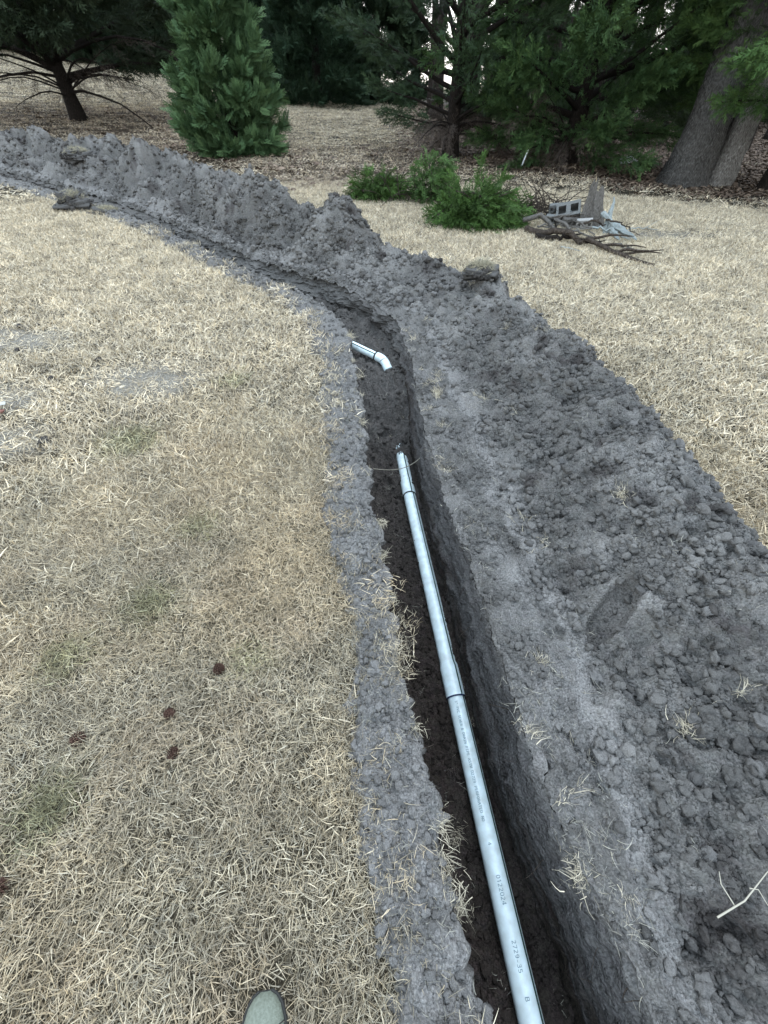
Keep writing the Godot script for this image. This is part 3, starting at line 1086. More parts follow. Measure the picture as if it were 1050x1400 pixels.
# gives alike things in one group a label each, by their order from the nearest (or from the left)
func number_off(group: String, pattern: String, by_x := false) -> void:
	var all := []
	for ch in get_children():
		if ch.has_meta("group") and ch.get_meta("group") == group:
			all.append(ch)
	if by_x:
		all.sort_custom(func(a, b): return a.position.x / (2.0 - a.position.z) < b.position.x / (2.0 - b.position.z))
	else:
		all.sort_custom(func(a, b): return a.position.z > b.position.z)
	for k in mini(all.size(), ORDINAL.size()):
		all[k].set_meta("label", pattern % ORDINAL[k])


func ground_at(x: float, z: float) -> Vector3:
	return Vector3(x, land(x, z), z)


func build_trees() -> void:
	var cone := func(f: float) -> float: return pow(1.0 - f, 0.72) * (0.55 + 0.45 * smoothstep(0.0, 0.16, f))
	var column := func(f: float) -> float: return pow(1.0 - f, 0.8) * 0.45 + 0.55 * sqrt(maxf(0.0, 1.0 - f * f * f)) * (0.85 + 0.15 * smoothstep(0.0, 0.1, f)) * (1.0 - 0.3 * f)
	var round_top := func(f: float) -> float: return sqrt(maxf(0.0, 1.0 - f * f)) * (0.7 + 0.3 * smoothstep(0.0, 0.2, f))
	# the dark wide tree on the left
	conifer("dark_cedar_tree", ground_at(-9.5, -17.7), "dark wide crowned cedar with bare drooping lower limbs at the left", "tree", "", {
		"h": 7.5, "trunk": 0.19, "lean": Vector3(-0.06, 0, 0), "branches": 120, "y0": 1.0, "r": 5.4, "prof": round_top, "e0": 0.42, "e1": 1.0, "bend": -0.35, "sprays": 170, "size": 1.5, "spread": 0.17, "hang": -0.2, "bare": 0.3,
		"col": Color(0.027, 0.042, 0.021), "tip": Color(0.049, 0.065, 0.031), "spray": spray_loose, "dead": 24, "dead_y0": 0.5, "every": 2, "crowd": 1.1})
	# the dense conical one standing on the lawn
	conifer("conical_cedar_tree", ground_at(-3.48, -12.9), "dense bright green conical cedar with foliage to the ground", "tree", "", {
		"h": 9.0, "trunk": 0.13, "branches": 210, "y0": 0.02, "r": 1.16, "prof": column, "e0": -0.1, "e1": 1.0, "bend": 0.55, "sprays": 105, "size": 0.78, "spread": 0.32, "wild": 0.9, "hang": 0.25, "bare": 0.25,
		"col": Color(0.060, 0.114, 0.051), "tip": Color(0.150, 0.240, 0.094), "spray": spray_fan, "limbs": false, "crowd": 1.35})
	# the open, see-through cedar in the middle
	conifer("open_cedar_tree", ground_at(1.65, -13.5), "open see-through cedar behind the cut green boughs", "tree", "", {
		"h": 9.0, "trunk": 0.16, "branches": 100, "y0": 0.5, "r": 3.7, "prof": cone, "e0": 0.30, "e1": 0.9, "bend": 0.0, "sprays": 165, "size": 0.75, "spread": 0.2, "hang": -0.1, "bare": 0.3,
		"col": Color(0.035, 0.062, 0.031), "tip": Color(0.068, 0.107, 0.044), "spray": spray_loose, "dead": 22, "dead_len": 0.65, "dead_y0": 0.4, "every": 1, "crowd": 1.0})
	# the two big ones to the right
	conifer("broad_cedar_tree", ground_at(4.4, -12.9), "broad dark green cedar with low spreading limbs behind the weathered stump", "tree", "", {
		"h": 9.0, "trunk": 0.2, "branches": 165, "y0": 0.3, "r": 3.5, "prof": round_top, "e0": 0.14, "e1": 0.9, "bend": -0.05, "sprays": 210, "size": 0.82, "spread": 0.2, "hang": -0.1, "bare": 0.25,
		"col": Color(0.041, 0.083, 0.031), "tip": Color(0.116, 0.189, 0.055), "spray": spray_loose, "dead": 20, "dead_len": 0.7, "dead_y0": 0.3, "every": 2, "crowd": 1.25})
	conifer("leafy_cedar_tree", ground_at(7.55, -10.2), "bright green cedar overhanging the two grey trunks at the right", "tree", "", {
		"h": 9.0, "trunk": 0.13, "branches": 160, "y0": 1.2, "r": 3.9, "prof": round_top, "e0": 0.12, "e1": 0.9, "bend": -0.1, "sprays": 280, "size": 0.64, "spread": 0.2, "hang": -0.2, "bare": 0.25,
		"col": Color(0.052, 0.104, 0.031), "tip": Color(0.143, 0.227, 0.061), "spray": spray_loose, "every": 2, "crowd": 1.25})
	# row of cedars at the back edge of the lawn
	var row := conifer("hedge_cedar_tree", ground_at(-3.2, -34.0), "dense dark cedar in the row along the far edge of the lawn", "tree", "cedars in the row along the far edge of the lawn", {
		"h": 8.0, "trunk": 0.2, "branches": 150, "y0": 0.0, "r": 2.6, "prof": column, "e0": -0.15, "e1": 1.0, "bend": 0.4, "sprays": 46, "size": 2.0, "spread": 0.26, "hang": 0.3, "bare": 0.25,
		"col": Color(0.025, 0.044, 0.024), "tip": Color(0.044, 0.068, 0.033), "spray": spray_fan, "limbs": false, "crowd": 1.2})
	var spots := [[-5.0, -34.3], [-9.3, -35.2], [-11.2, -36.0], [-14.0, -37.0], [-16.8, -37.6], [-19.5, -38.6], [-22.6, -39.0], [-25.8, -40.0], [-29.0, -41.0], [-0.4, -32.5], [-32.5, -41.5], [-35.5, -42.5], [-38.6, -42.8], [-41.8, -43.6], [-45.2, -44.0]]
	for p in spots:
		twin(row, ground_at(p[0], p[1]), rnd(0.9, 1.25))
	number_off("cedars in the row along the far edge of the lawn", "dense dark cedar, %s from the left in the row along the far lawn edge", true)
	# one upright cedar between the row and the open cedar
	var up := conifer("tall_cedar_tree", ground_at(-3.1, -27.5), "tall dark cedar right of the conical one, its foliage reaching the grass", "tree", "", {
		"h": 9.0, "trunk": 0.2, "branches": 190, "y0": 0.02, "r": 2.7, "prof": column, "e0": -0.15, "e1": 1.0, "bend": 0.2, "sprays": 80, "size": 1.5, "spread": 0.24, "hang": 0.1, "bare": 0.25,
		"col": Color(0.027, 0.055, 0.029), "tip": Color(0.055, 0.088, 0.042), "spray": spray_loose, "limbs": false, "crowd": 1.2})
	up.rotation.y = 0.4
	# the big trunks at the right
	big_trunk("thick_pine_tree", ground_at(6.08, -10.7), 0.36, 0.52, "bark_grey", "thick grey pine trunk with a flared base, left of the two at right", Vector3(0.02, 0, 0))
	big_trunk("pale_pine_tree", ground_at(6.74, -10.6), 0.23, 0.30, "bark_pale", "slimmer pale grey pine trunk, right beside the thick one", Vector3(0.03, 0, 0))
	# the wood behind
	var pine := base("pine_tree", ground_at(3.4, -19.0), "slender bare pine trunk in the wood behind the cedars", "tree", "pine trunks in the wood behind the cedars")
	var ts := Shape.new()
	var path := []
	var rad := []
	for k in 9:
		var f := k / 8.0
		path.append(Vector3(n_low.get_noise_2d(f * 3.0, 5.0) * 0.5 * f, -0.15 + 15.0 * f, n_low.get_noise_2d(f * 3.0, 15.0) * 0.5 * f))
		rad.append(0.17 * (1.05 - 0.85 * f) * (1.0 + 0.5 * exp(-f * 40.0)))
	ts.tube(path, rad, 9, true)
	put("trunk", shape_mesh(ts), M.bark_pine, pine)
	var nb := PackedFloat32Array()
	for k in 420:
		var y := rnd(9.5, 15.5)
		var rr := 2.3 * sqrt(rng.randf()) * (1.0 - 0.6 * (y - 9.5) / 6.0)
		var az := rnd(0, TAU)
		var d := (Vector3(cos(az), 0.3, sin(az)) + rdir() * 0.6).normalized()
		var nn := d.cross(rdir()).normalized()
		var sc := rnd(1.3, 2.4)
		push(nb, Basis(d * sc, nn * sc, d.cross(nn) * sc), Vector3(cos(az) * rr, y, sin(az) * rr), Color(0.04, 0.06, 0.028) * rnd(0.7, 1.3))
	copies("crown", needle_tuft, M.foliage, nb, pine).set_meta("kind", "stuff")
	var stand := []
	for p in [[3.9, -18.0], [4.6, -22.0], [6.2, -17.0], [5.4, -19.5], [9.8, -13.2], [10.9, -12.4], [12.6, -15.0], [11.4, -17.5], [14.3, -16.5], [15.5, -13.0], [2.2, -24.0], [17.0, -15.0], [13.2, -12.6], [2.75, -19.5], [3.25, -21.5], [2.1, -26.0]]:
		stand.append(p)
	for i in 400:
		if stand.size() >= 96:
			break
		var x := rnd(0.5, 44.0)
		var z := rnd(-52.0, -16.0)
		if x < 1.0 - (z + 18.0) * 0.02 or (x / -z < 0.185 and rng.randf() < 0.88):
			continue
		var clear := true
		for q in stand:
			if Vector2(q[0] - x, q[1] - z).length() < 1.3:
				clear = false
		if clear:
			stand.append([x, z])
	for p in stand:
		var o := twin(pine, ground_at(p[0], p[1]), rnd(0.7, 1.25))
		o.rotation = Vector3(rnd(-0.03, 0.03), rnd(0, TAU), rnd(-0.03, 0.03))
	# young evergreens filling the wood's floor
	var under := conifer("young_cedar_tree", ground_at(9.6, -17.8), "small dark evergreen growing among the pine trunks", "tree", "small evergreens among the pine trunks", {
		"h": 3.2, "trunk": 0.06, "branches": 60, "y0": 0.2, "r": 1.5, "prof": round_top, "e0": 0.2, "e1": 1.0, "bend": 0.3, "sprays": 26, "size": 1.5, "spread": 0.3, "hang": 0.1, "bare": 0.15,
		"col": Color(0.041, 0.062, 0.029), "tip": Color(0.068, 0.091, 0.039), "spray": spray_loose, "limbs": false})
	for p in [[6.4, -31.0]]:
		twin(under, ground_at(p[0], p[1]), rnd(0.9, 1.2))
	for i in 46:
		var x := rnd(5.0, 44.0)
		var z := rnd(-46.0, -20.0)
		if x / -z < 0.2:
			continue
		var o := twin(under, ground_at(x, z), rnd(0.7, 1.5))
		o.rotation.y = rnd(0, TAU)


func twin(o: Node3D, at: Vector3, size: float) -> Node3D:
	var c := o.duplicate() as Node3D
	c.name = numbered(String(o.name))
	add_child(c, true)
	c.position = at
	c.scale = Vector3.ONE * size
	c.rotation.y = rnd(0, TAU)
	return c


func big_trunk(called: String, at: Vector3, r: float, flare: float, bark: String, label: String, lean: Vector3) -> void:
	var root := base(called, at, label, "tree")
	var s := Shape.new()
	var path := []
	var rad := []
	for k in 91:
		var y := -0.2 + 14.0 * pow(k / 90.0, 2.0)
		path.append(Vector3(0, y, 0) + lean * y + Vector3(n_low.get_noise_2d(y * 0.5, r * 50.0), 0, n_low.get_noise_2d(y * 0.5, r * 90.0)) * 0.08)
		rad.append((r + (flare - r) * exp(-maxf(y, 0.0) * 3.2)) * (1.0 - 0.04 * y))
	s.tube(path, rad, 130, true, n_mid, -0.13)
	put("trunk", shape_mesh(s), M[bark], root)
	var nb := PackedFloat32Array()
	for k in 500:
		var y := rnd(9.0, 14.5)
		var rr := 2.8 * sqrt(rng.randf()) * (1.0 - 0.6 * (y - 9.0) / 6.0)
		var az := rnd(0, TAU)
		var d := (Vector3(cos(az), 0.3, sin(az)) + rdir() * 0.6).normalized()
		var nn := d.cross(rdir()).normalized()
		var sc := rnd(1.3, 2.4)
		push(nb, Basis(d * sc, nn * sc, d.cross(nn) * sc), Vector3(cos(az) * rr, y, sin(az) * rr) + lean * y, Color(0.04, 0.06, 0.028) * rnd(0.7, 1.3))
	copies("crown", needle_tuft, M.foliage, nb, root).set_meta("kind", "stuff")


# ==================================================================== pipes
func straight(called: String, a: Vector3, b: Vector3, r: float, label: String, stripe: float, bell_at_end: bool, group := "", ring := "ring") -> Node3D:
	var root := base(called, a, label, "pipe", group)
	var d := (b - a).normalized()
	var l := a.distance_to(b)
	var s := Shape.new()
	var path := []
	var rad := []
	var stops := [[0.0, 1.0], [0.005, 1.0], [l - 0.16, 1.0], [l - 0.135, 1.13], [l - 0.004, 1.13], [l, 1.10]] if bell_at_end else [[0.0, 1.0], [l, 1.0]]
	for k in stops.size():
		if k and stops[k][0] - stops[k - 1][0] > 0.3:
			for j in range(1, 12):
				var e := lerpf(stops[k - 1][0], stops[k][0], j / 12.0)
				path.append(d * e)
				rad.append(r)
		path.append(d * stops[k][0])
		rad.append(r * stops[k][1])
	s.tube(path, rad, 40, true)
	put("pipe_body", shape_mesh(s), M.pipe, root)
	# the long printed stripe, a hair proud of the wall
	var side := d.cross(Vector3.UP).normalized()
	var up := side.cross(d)
	var o := side * sin(-stripe) + up * cos(stripe)
	var w := o.cross(d).normalized() * 0.0042
	var st := Shape.new()
	for k in path.size() - 1:
		var p0: Vector3 = path[k] + o * (rad[k] + 0.0006)
		var p1: Vector3 = path[k + 1] + o * (rad[k + 1] + 0.0006)
		st.quad(p0 - w, p0 + w, p1 + w, p1 - w, o)
	put("stripe", shape_mesh(st), M.pipe_line, root)
	if bell_at_end:
		var rs := Shape.new()
		rs.tube([d * (l - 0.001), d * (l + 0.005)], [r * 1.12, r * 1.12], 40, true)
		put("seal_ring", shape_mesh(rs), M[ring], root)
	return root


func lettering(root: Node3D, text: String, dist: float, d: Vector3, r: float, ang: float, height: float) -> void:
	var f := SystemFont.new()
	f.font_names = PackedStringArray(["Droid Sans Mono"])
	var tm := TextMesh.new()
	tm.text = text
	tm.font = f
	tm.font_size = 32
	tm.pixel_size = height / 24.0
	tm.depth = 0.0004
	tm.curve_step = 2.0
	tm.horizontal_alignment = HORIZONTAL_ALIGNMENT_LEFT
	var side := d.cross(Vector3.UP).normalized()
	var up := side.cross(d)
	var o := side * sin(ang) + up * cos(ang)
	var m := put("lettering", tm, M.ink, root, d * dist + o * (r + 0.0009))
	var across := o.cross(d).normalized()
	m.basis = Basis(d, across, o)


func build_pipes() -> void:
	var r := 0.039
	# nearest length, its far end pushed into the bell of the next
	var j1 := Vector3(0.330, -0.446, -0.70)
	var j2 := Vector3(0.168, -0.362, -1.95)
	var e0 := Vector3(0.60, -0.475, 1.55)
	var e3 := Vector3(0.075, -0.372, -2.95)
	var d := (e0 - j1).normalized()
	var a := straight("drain_pipe", j1, e0, r, "nearest white pipe length, running from the blue ring out of view", 0.80, false, "drain pipe lengths laid in the trench")
	lettering(a, "3\" PVC SEWER & DRAIN PIPE ASTM D2729 PERFORATED NO", 0.03, d, r, 0.30, 0.011)
	lettering(a, "4", 0.53, d, r, 0.22, 0.012)
	lettering(a, "0122024", 0.62, d, r, 0.16, 0.014)
	lettering(a, "2729-35", 0.78, d, r, 0.12, 0.013)
	lettering(a, "B", 0.90, d, r, 0.10, 0.013)
	lettering(a, "MADE IN USA", 0.98, d, r, 0.06, 0.013)
	straight("drain_pipe", j2, j1 + (j1 - j2).normalized() * 0.004, r, "middle white pipe length, with the swollen bell at its near end", 0.55, true, "drain pipe lengths laid in the trench")
	straight("drain_pipe", e3, j2 + (j2 - e3).normalized() * 0.004, r, "farthest white pipe length, vanishing under loose backfill", 0.30, true, "drain pipe lengths laid in the trench", "ring_black")
	# loose soil that has dribbled onto the buried end of the farthest length
	var dirt := PackedFloat32Array()
	var far_pipe := get_node("drain_pipe_002")
	for i in 700:
		var u := pow(rng.randf(), 2.2)
		var q := Vector3(0.075, -0.372, -2.95).lerp(j2, 0.26 + 0.34 * u)
		var an := rnd(-1.2, 1.2) * (1.0 - u * 0.5)
		var rr := rnd(0.002, 0.0055)
		push(dirt, Basis(rdir(), rnd(0, TAU)).scaled_local(Vector3.ONE * rr), q - e3 + Vector3(sin(an), cos(an), 0.0) * (r + 0.001), Color(0.10, 0.095, 0.088) * rnd(0.7, 1.2))
	copies("soil_crumbs", clod_mesh(77, 0.8, 6), M.clod, dirt, far_pipe).set_meta("kind", "stuff")
	# branch: a short pipe out of the near wall, with an elbow turning down into the backfill
	var b0 := Vector3(-0.50, -0.02, -3.68)
	var b1 := Vector3(-0.055, -0.085, -3.36)
	var db := (b1 - b0).normalized()
	straight("branch_pipe", b0, b1, 0.032, "short white branch pipe sticking out of the trench wall into the elbow", -0.55, false)
	var el := base("pipe_elbow", b1, "white elbow fitting with black rim, turned down into the backfill", "pipe fitting")
	var s := Shape.new()
	var out := Vector3(0.42, -0.55, 0.80).normalized()
	var pts := [-db * 0.012, db * 0.03]
	var dir := db
	for k in 6:
		dir = db.slerp(out, (k + 1) / 6.0)
		pts.append(pts[-1] + dir * 0.014)
	pts.append(pts[-1] + out * 0.05)
	var rad := []
	for k in pts.size():
		rad.append(0.0375)
	s.tube(pts, rad, 30, true)
	put("elbow_body", shape_mesh(s), M.pipe, el)
	var rs := Shape.new()
	rs.tube([-db * 0.018, -db * 0.006], [0.040, 0.040], 30, true)
	put("rim", shape_mesh(rs), M.ring_black, el)
	var rs2 := Shape.new()
	rs2.tube([pts[4] - dir * 0.002, pts[4] + dir * 0.002], [0.0384, 0.0384], 30, true)
	put("seam", shape_mesh(rs2), M.ring_black, el)


# ==================================================================== cut boughs, sticks, rubble
func bough_heap(at: Vector3, rx: float, ry: float, rz: float, count: int, label: String, col: Color, stems: int, peaks := []) -> void:
	var root := base("cut_bough_heap", at, label, "brush pile", "")
	var buf := PackedFloat32Array()
	for i in count:
		var d := rdir()
		d.y = absf(d.y)
		var k := pow(rng.randf(), 0.4)
		var lump := 0.8 + 0.45 * n_mid.get_noise_3dv(d * 0.8 + at)
		var p := Vector3(d.x * rx, d.y * ry, d.z * rz) * k * lump
		var out := (Vector3(d.x, d.y * 0.5, d.z) + rdir() * 0.55 + Vector3(0.35, -0.45, 0.35)).normalized()
		var nn := (out.cross(rdir()) + Vector3(0, 0.3, 0)).normalized()
		var zz := out.cross(nn).normalized()
		nn = zz.cross(out)
		var sc := rnd(0.4, 0.72)
		var patch := clampf(0.5 + 1.3 * n_mid.get_noise_3dv(p * 1.2 + at), 0.0, 1.0)
		var c := col.lerp(col * 2.0, patch) * rnd(0.7, 1.3)
		push(buf, Basis(out * sc, nn * sc, zz * sc), p, c)
	for pk in peaks:
		var tip: Vector3 = pk
		for i in 70:
			var f := rng.randf()
			var p := tip * f + rdir() * 0.11 * (1.1 - f)
			var out := (tip.normalized() + rdir() * 0.8).normalized()
			var nn := out.cross(rdir()).normalized()
			var sc := rnd(0.35, 0.6)
			push(buf, Basis(out * sc, nn * sc, out.cross(nn) * sc), p, col * 1.9 * rnd(0.7, 1.2))
	copies("foliage", spray_loose, M.foliage, buf, root).set_meta("kind", "stuff")
	for i in stems:
		var s := Shape.new()
		var az := rnd(0, TAU)
		var p := Vector3(cos(az) * rx * 0.7, rnd(0.03, ry * 0.4), sin(az) * rz * 0.7)
		var q := Vector3(-cos(az) * rx * 0.6, rnd(0.1, ry * 0.9), -sin(az) * rz * 0.6)
		var pts := []
		var rad := []
		for k in 6:
			pts.append(p.lerp(q, k / 5.0) + rdir() * 0.03)
			rad.append(0.02 * (1.2 - k / 5.0))
		s.tube(pts, rad, 6, true)
		put("stem", shape_mesh(s), M.twig, root)


func stick(at: Vector3, to: Vector3, r: float, label: String, m := "twig", forks := 2, wiggle := 0.03) -> void:
	var root := base("fallen_branch", at, label, "branch")
	var s := Shape.new()
	var pts := []
	var rad := []
	var v := to - at
	for k in 12:
		var f := k / 11.0
		var p := v * f + Vector3(n_mid.get_noise_2d(f * 1.5, at.x * 9.0), 0.5 * n_mid.get_noise_2d(f * 1.5, at.x * 9.0 + 40.0) + 0.2, n_mid.get_noise_2d(f * 1.5, at.x * 9.0 + 80.0)) * wiggle * 2.0 * sin(PI * minf(1.0, f + 0.1))
		pts.append(p)
		rad.append(r * (1.0 - 0.72 * f) * (1.0 + 0.15 * n_mid.get_noise_2d(f * 4.0, at.x)))
	s.tube(pts, rad, 8, true, n_mid, 0.25)
	put("limb", shape_mesh(s), M[m], root)
	for i in forks:
		var k := rng.randi_range(3, 9)
		var t := Shape.new()
		var d := (v.normalized() + rdir() * 0.7).normalized()
		d.y = absf(d.y) * 0.5
		var fp := [pts[k]]
		for j in 4:
			fp.append(fp[-1] + (d + rdir() * 0.25).normalized() * v.length() * 0.07)
		t.tube(fp, [r * 0.4, r * 0.35, r * 0.28, r * 0.2, r * 0.1], 5, true)
		put("fork", shape_mesh(t), M[m], root)


func build_brush() -> void:
	bough_heap(ground_at(-0.12, -8.75), 0.55, 0.46, 0.42, 900, "smaller heap of cut green cedar boughs, left of the bigger one", Color(0.040, 0.076, 0.018), 5)
	bough_heap(ground_at(0.78, -8.6), 0.42, 0.80, 0.4, 640, "tall cut cedar bough leaning up between the two green heaps", Color(0.045, 0.085, 0.024), 5, [])
	bough_heap(ground_at(1.30, -7.15), 0.80, 0.52, 0.52, 2100, "biggest heap of cut bright green cedar boughs beside the fallen sticks", Color(0.036, 0.070, 0.017), 8, [Vector3(0.05, 0.70, -0.3), Vector3(0.4, 0.5, -0.3), Vector3(-0.35, 0.5, -0.2)])
	# grey leafless twigs tangled between and behind the heaps
	var spots := [[0.33, -8.7, 0.42, 0.4, 60, "tangle of bare grey twigs between the two green heaps"], [2.15, -7.7, 0.6, 0.55, 130, "tangle of bare grey twigs right of the big green heap"]]
	for a in spots:
		var root := base("twig_tangle", ground_at(a[0], a[1]), a[5], "twigs")
		for i in int(a[4]):
			var s := Shape.new()
			var p := Vector3(rnd(-1, 1) * a[2], rnd(0.0, 0.1), rnd(-1, 1) * a[2] * 0.6)
			var d := Vector3(rnd(-1, 1), rnd(0.1, 0.9), rnd(-0.7, 0.7)).normalized()
			var pts := [p]
			for k in 6:
				d = (d + rdir() * 0.22 + Vector3(0, -0.14, 0)).normalized()
				pts.append(pts[-1] + d * rnd(0.07, 0.14))
				pts[-1].y = clampf(pts[-1].y, 0.01, a[3])
			s.tube(pts, [0.0075, 0.007, 0.006, 0.005, 0.004, 0.003, 0.002], 4, false)
			put("twig", shape_mesh(s), M.twig, root)


func build_debris() -> void:
	var lift := func(x: float, z: float, up: float) -> Vector3: return Vector3(x, land(x, z) + up, z)
	stick(lift.call(1.95, -6.75, 0.04), lift.call(3.10, -5.30, 0.03), 0.045, "longest fallen limb, its thin end reaching onto the grass at right", "twig", 4, 0.10)
	stick(lift.call(1.98, -6.95, 0.10), lift.call(2.75, -6.35, 0.05), 0.032, "crooked pale topped limb lying along the back of the stick pile", "wood_grey", 3, 0.14)
	stick(lift.call(2.05, -6.45, 0.03), lift.call(2.75, -6.05, 0.04), 0.036, "dark rotten limb lying under the longest fallen limb", "bark_dark", 3, 0.08)
	stick(lift.call(2.24, -6.02, 0.02), lift.call(2.46, -5.83, 0.015), 0.013, "short pale peeled stick lying on the grass in front", "wood_pale", 0, 0.01)
	stick(lift.call(2.85, -6.05, 0.03), lift.call(3.15, -5.85, 0.03), 0.02, "short grey stick beside the pale splintered root", "wood_grey", 1, 0.04)
	# upright weathered stump with a broken top
	var st := base("weathered_stump", ground_at(2.98, -7.05), "upright grey weathered stump with a splintered top", "stump")
	var s := Shape.new()
	var rows := []
	for j in 9:
		var ring := []
		for i in 20:
			var a := TAU * i / 20.0
			var f := j / 8.0
			var rr := (0.20 - 0.11 * f) * (1.0 + 0.35 * n_mid.get_noise_2d(cos(a) * 0.6 + 3.0, sin(a) * 0.6 + f * 0.3))
			var top := 0.42 + 0.14 * n_fine.get_noise_2d(cos(a) * 0.06, sin(a) * 0.06) + 0.10 * cos(a - 2.6)
			ring.append(Vector3(cos(a) * rr - 0.07 * f, -0.05 + (top + 0.05) * f, sin(a) * rr * 0.75))
		rows.append(ring)
	for j in 8:
		for i in 20:
			var k := (i + 1) % 20
			s.quad(rows[j][i], rows[j][k], rows[j + 1][k], rows[j + 1][i], Vector3(rows[j][i].x, 0, rows[j][i].z))
	for i in 20:
		s.tri(rows[8][i], rows[8][(i + 1) % 20], Vector3(-0.07, 0.34, 0), Vector3.UP)
	put("stump_wood", shape_mesh(s, false), M.wood_grey, st)
	# pale splintered root
	var rt := base("splintered_root", ground_at(3.12, -6.60), "pale bluish white splintered root lying against the stump", "driftwood")
	for p in [[Vector3(-0.06, 0.02, -0.1), Vector3(-0.05, 0.40, -0.2), 0.05], [Vector3(-0.15, 0.24, -0.18), Vector3(0.02, 0.08, 0.05), 0.04], [Vector3(-0.03, 0.12, -0.08), Vector3(0.20, 0.03, 0.30), 0.055], [Vector3(-0.05, 0.08, -0.02), Vector3(0.0, 0.02, 0.24), 0.04]]:
		var q := Shape.new()
		var a: Vector3 = p[0]
		var b: Vector3 = p[1]
		var pts := []
		var rad := []
		for k in 8:
			pts.append(a.lerp(b, k / 7.0) + rdir() * 0.012)
			rad.append(p[2] * (1.0 - 0.85 * pow(k / 7.0, 1.4)))
		q.tube(pts, rad, 7, true, n_fine, 0.5)
		put("prong", shape_mesh(q, false), M.wood_pale, rt)
	# hollow concrete block on the rubble, and cored bricks
	var blk := base("concrete_block", ground_at(2.66, -7.22) + Vector3(0, 0.15, 0), "grey hollow concrete block lying on its side left of the stump", "concrete block")
	blk.rotation = Vector3(-0.55, -0.5, 0.28)
	put("block_body", cored(Vector3(0.32, 0.18, 0.19), 2, Vector2(0.10, 0.10)), M.concrete, blk)
	var bricks := [[2.76, -6.78, 0.10, -0.3, 0.12, "brick_pale", "pale cored brick standing on edge in front of the rubble"], [2.44, -7.15, 0.07, -0.5, 0.0, "concrete", "mossy grey cored brick at the left foot of the rubble"], [2.52, -7.35, 0.17, -0.2, 0.1, "concrete", "mossy grey cored brick stacked above its twin at the rubble's left"], [2.62, -6.98, 0.07, 0.15, 0.0, "wood_grey", "grey cored brick low in the rubble under the concrete block"]]
	for b in bricks:
		var o := base("cored_brick", ground_at(b[0], b[1]) + Vector3(0, b[2], 0), b[6], "brick")
		o.rotation = Vector3(0.25, b[3], b[4])
		put("brick_body", cored(Vector3(0.20, 0.11, 0.07), 3, Vector2(0.036, 0.045)), M[b[5]], o)
	for i in 11:
		var a: Vector3 = lift.call(rnd(2.1, 3.2), rnd(-7.3, -6.2), rnd(0.03, 0.22))
		var az := rnd(-0.6, 0.9)
		var l := rnd(0.35, 0.8)
		var b := Vector3(a.x + cos(az) * l, 0, a.z + sin(az) * l)
		b.y = land(b.x, b.z) + rnd(0.01, 0.10)
		stick(a, b, rnd(0.007, 0.014), "thin dry stick in the jumble round the weathered stump, %s of its heap" % ORDINAL[i], ["twig", "wood_grey", "wood_pale"][i % 3], 1, 0.06)
	# white stake and a scrap of plastic among the trees
	var stake := base("white_stake", ground_at(3.1, -12.0), "thin white stake leaning among the trees", "stake")
	var q := Shape.new()
	q.box(Vector3(0.03, 0.19, 0), Vector3(0.026, 0.32, 0.015), Basis(Vector3.BACK, -0.28))
	put("stake_body", shape_mesh(q, false), M.plastic_white, stake)
	var bag := base("plastic_bag", ground_at(5.75, -12.7), "crumpled shiny white plastic bag beside the thick grey trunk", "plastic bag")
	put("film", clod_mesh(333, 0.6, 11), M.plastic_white, bag, Vector3(0, 0.12, 0)).scale = Vector3(0.17, 0.09, 0.12)


# a block with a row of holes right through its front face (z)
func cored(size: Vector3, holes: int, hole: Vector2) -> ArrayMesh:
	var s := Shape.new()
	var h := size * 0.5
	var xs := [-h.x]
	for k in holes:
		var cx := -h.x + size.x * (k + 0.5) / holes
		xs.append(cx - hole.x * 0.5)
		xs.append(cx + hole.x * 0.5)
	xs.append(h.x)
	var ys := [-h.y, -hole.y * 0.5, hole.y * 0.5, h.y]
	for i in xs.size() - 1:
		for j in 3:
			if i % 2 == 1 and j == 1:
				for w in [[Vector3(xs[i], 0, 0), Vector3(1, 0, 0), 1], [Vector3(xs[i + 1], 0, 0), Vector3(-1, 0, 0), 1]]:
					var x: float = w[0].x
					s.quad(Vector3(x, ys[1], -h.z), Vector3(x, ys[2], -h.z), Vector3(x, ys[2], h.z), Vector3(x, ys[1], h.z), w[1])
				s.quad(Vector3(xs[i], ys[1], -h.z + 0.012), Vector3(xs[i + 1], ys[1], -h.z + 0.012), Vector3(xs[i + 1], ys[2], -h.z + 0.012), Vector3(xs[i], ys[2], -h.z + 0.012), Vector3(0, 0, 1))
				s.quad(Vector3(xs[i], ys[1], -h.z), Vector3(xs[i + 1], ys[1], -h.z), Vector3(xs[i + 1], ys[1], h.z), Vector3(xs[i], ys[1], h.z), Vector3.UP)
				s.quad(Vector3(xs[i], ys[2], -h.z), Vector3(xs[i + 1], ys[2], -h.z), Vector3(xs[i + 1], ys[2], h.z), Vector3(xs[i], ys[2], h.z), Vector3.DOWN)
				continue
			for sg in [-1.0, 1.0]:
				s.quad(Vector3(xs[i], ys[j], sg * h.z), Vector3(xs[i + 1], ys[j], sg * h.z), Vector3(xs[i + 1], ys[j + 1], sg * h.z), Vector3(xs[i], ys[j + 1], sg * h.z), Vector3(0, 0, sg))
	for sg in [-1.0, 1.0]:
		s.quad(Vector3(sg * h.x, -h.y, -h.z), Vector3(sg * h.x, h.y, -h.z), Vector3(sg * h.x, h.y, h.z), Vector3(sg * h.x, -h.y, h.z), Vector3(sg, 0, 0))
		s.quad(Vector3(-h.x, sg * h.y, -h.z), Vector3(h.x, sg * h.y, -h.z), Vector3(h.x, sg * h.y, h.z), Vector3(-h.x, sg * h.y, h.z), Vector3(0, sg, 0))
	return shape_mesh(s, false)


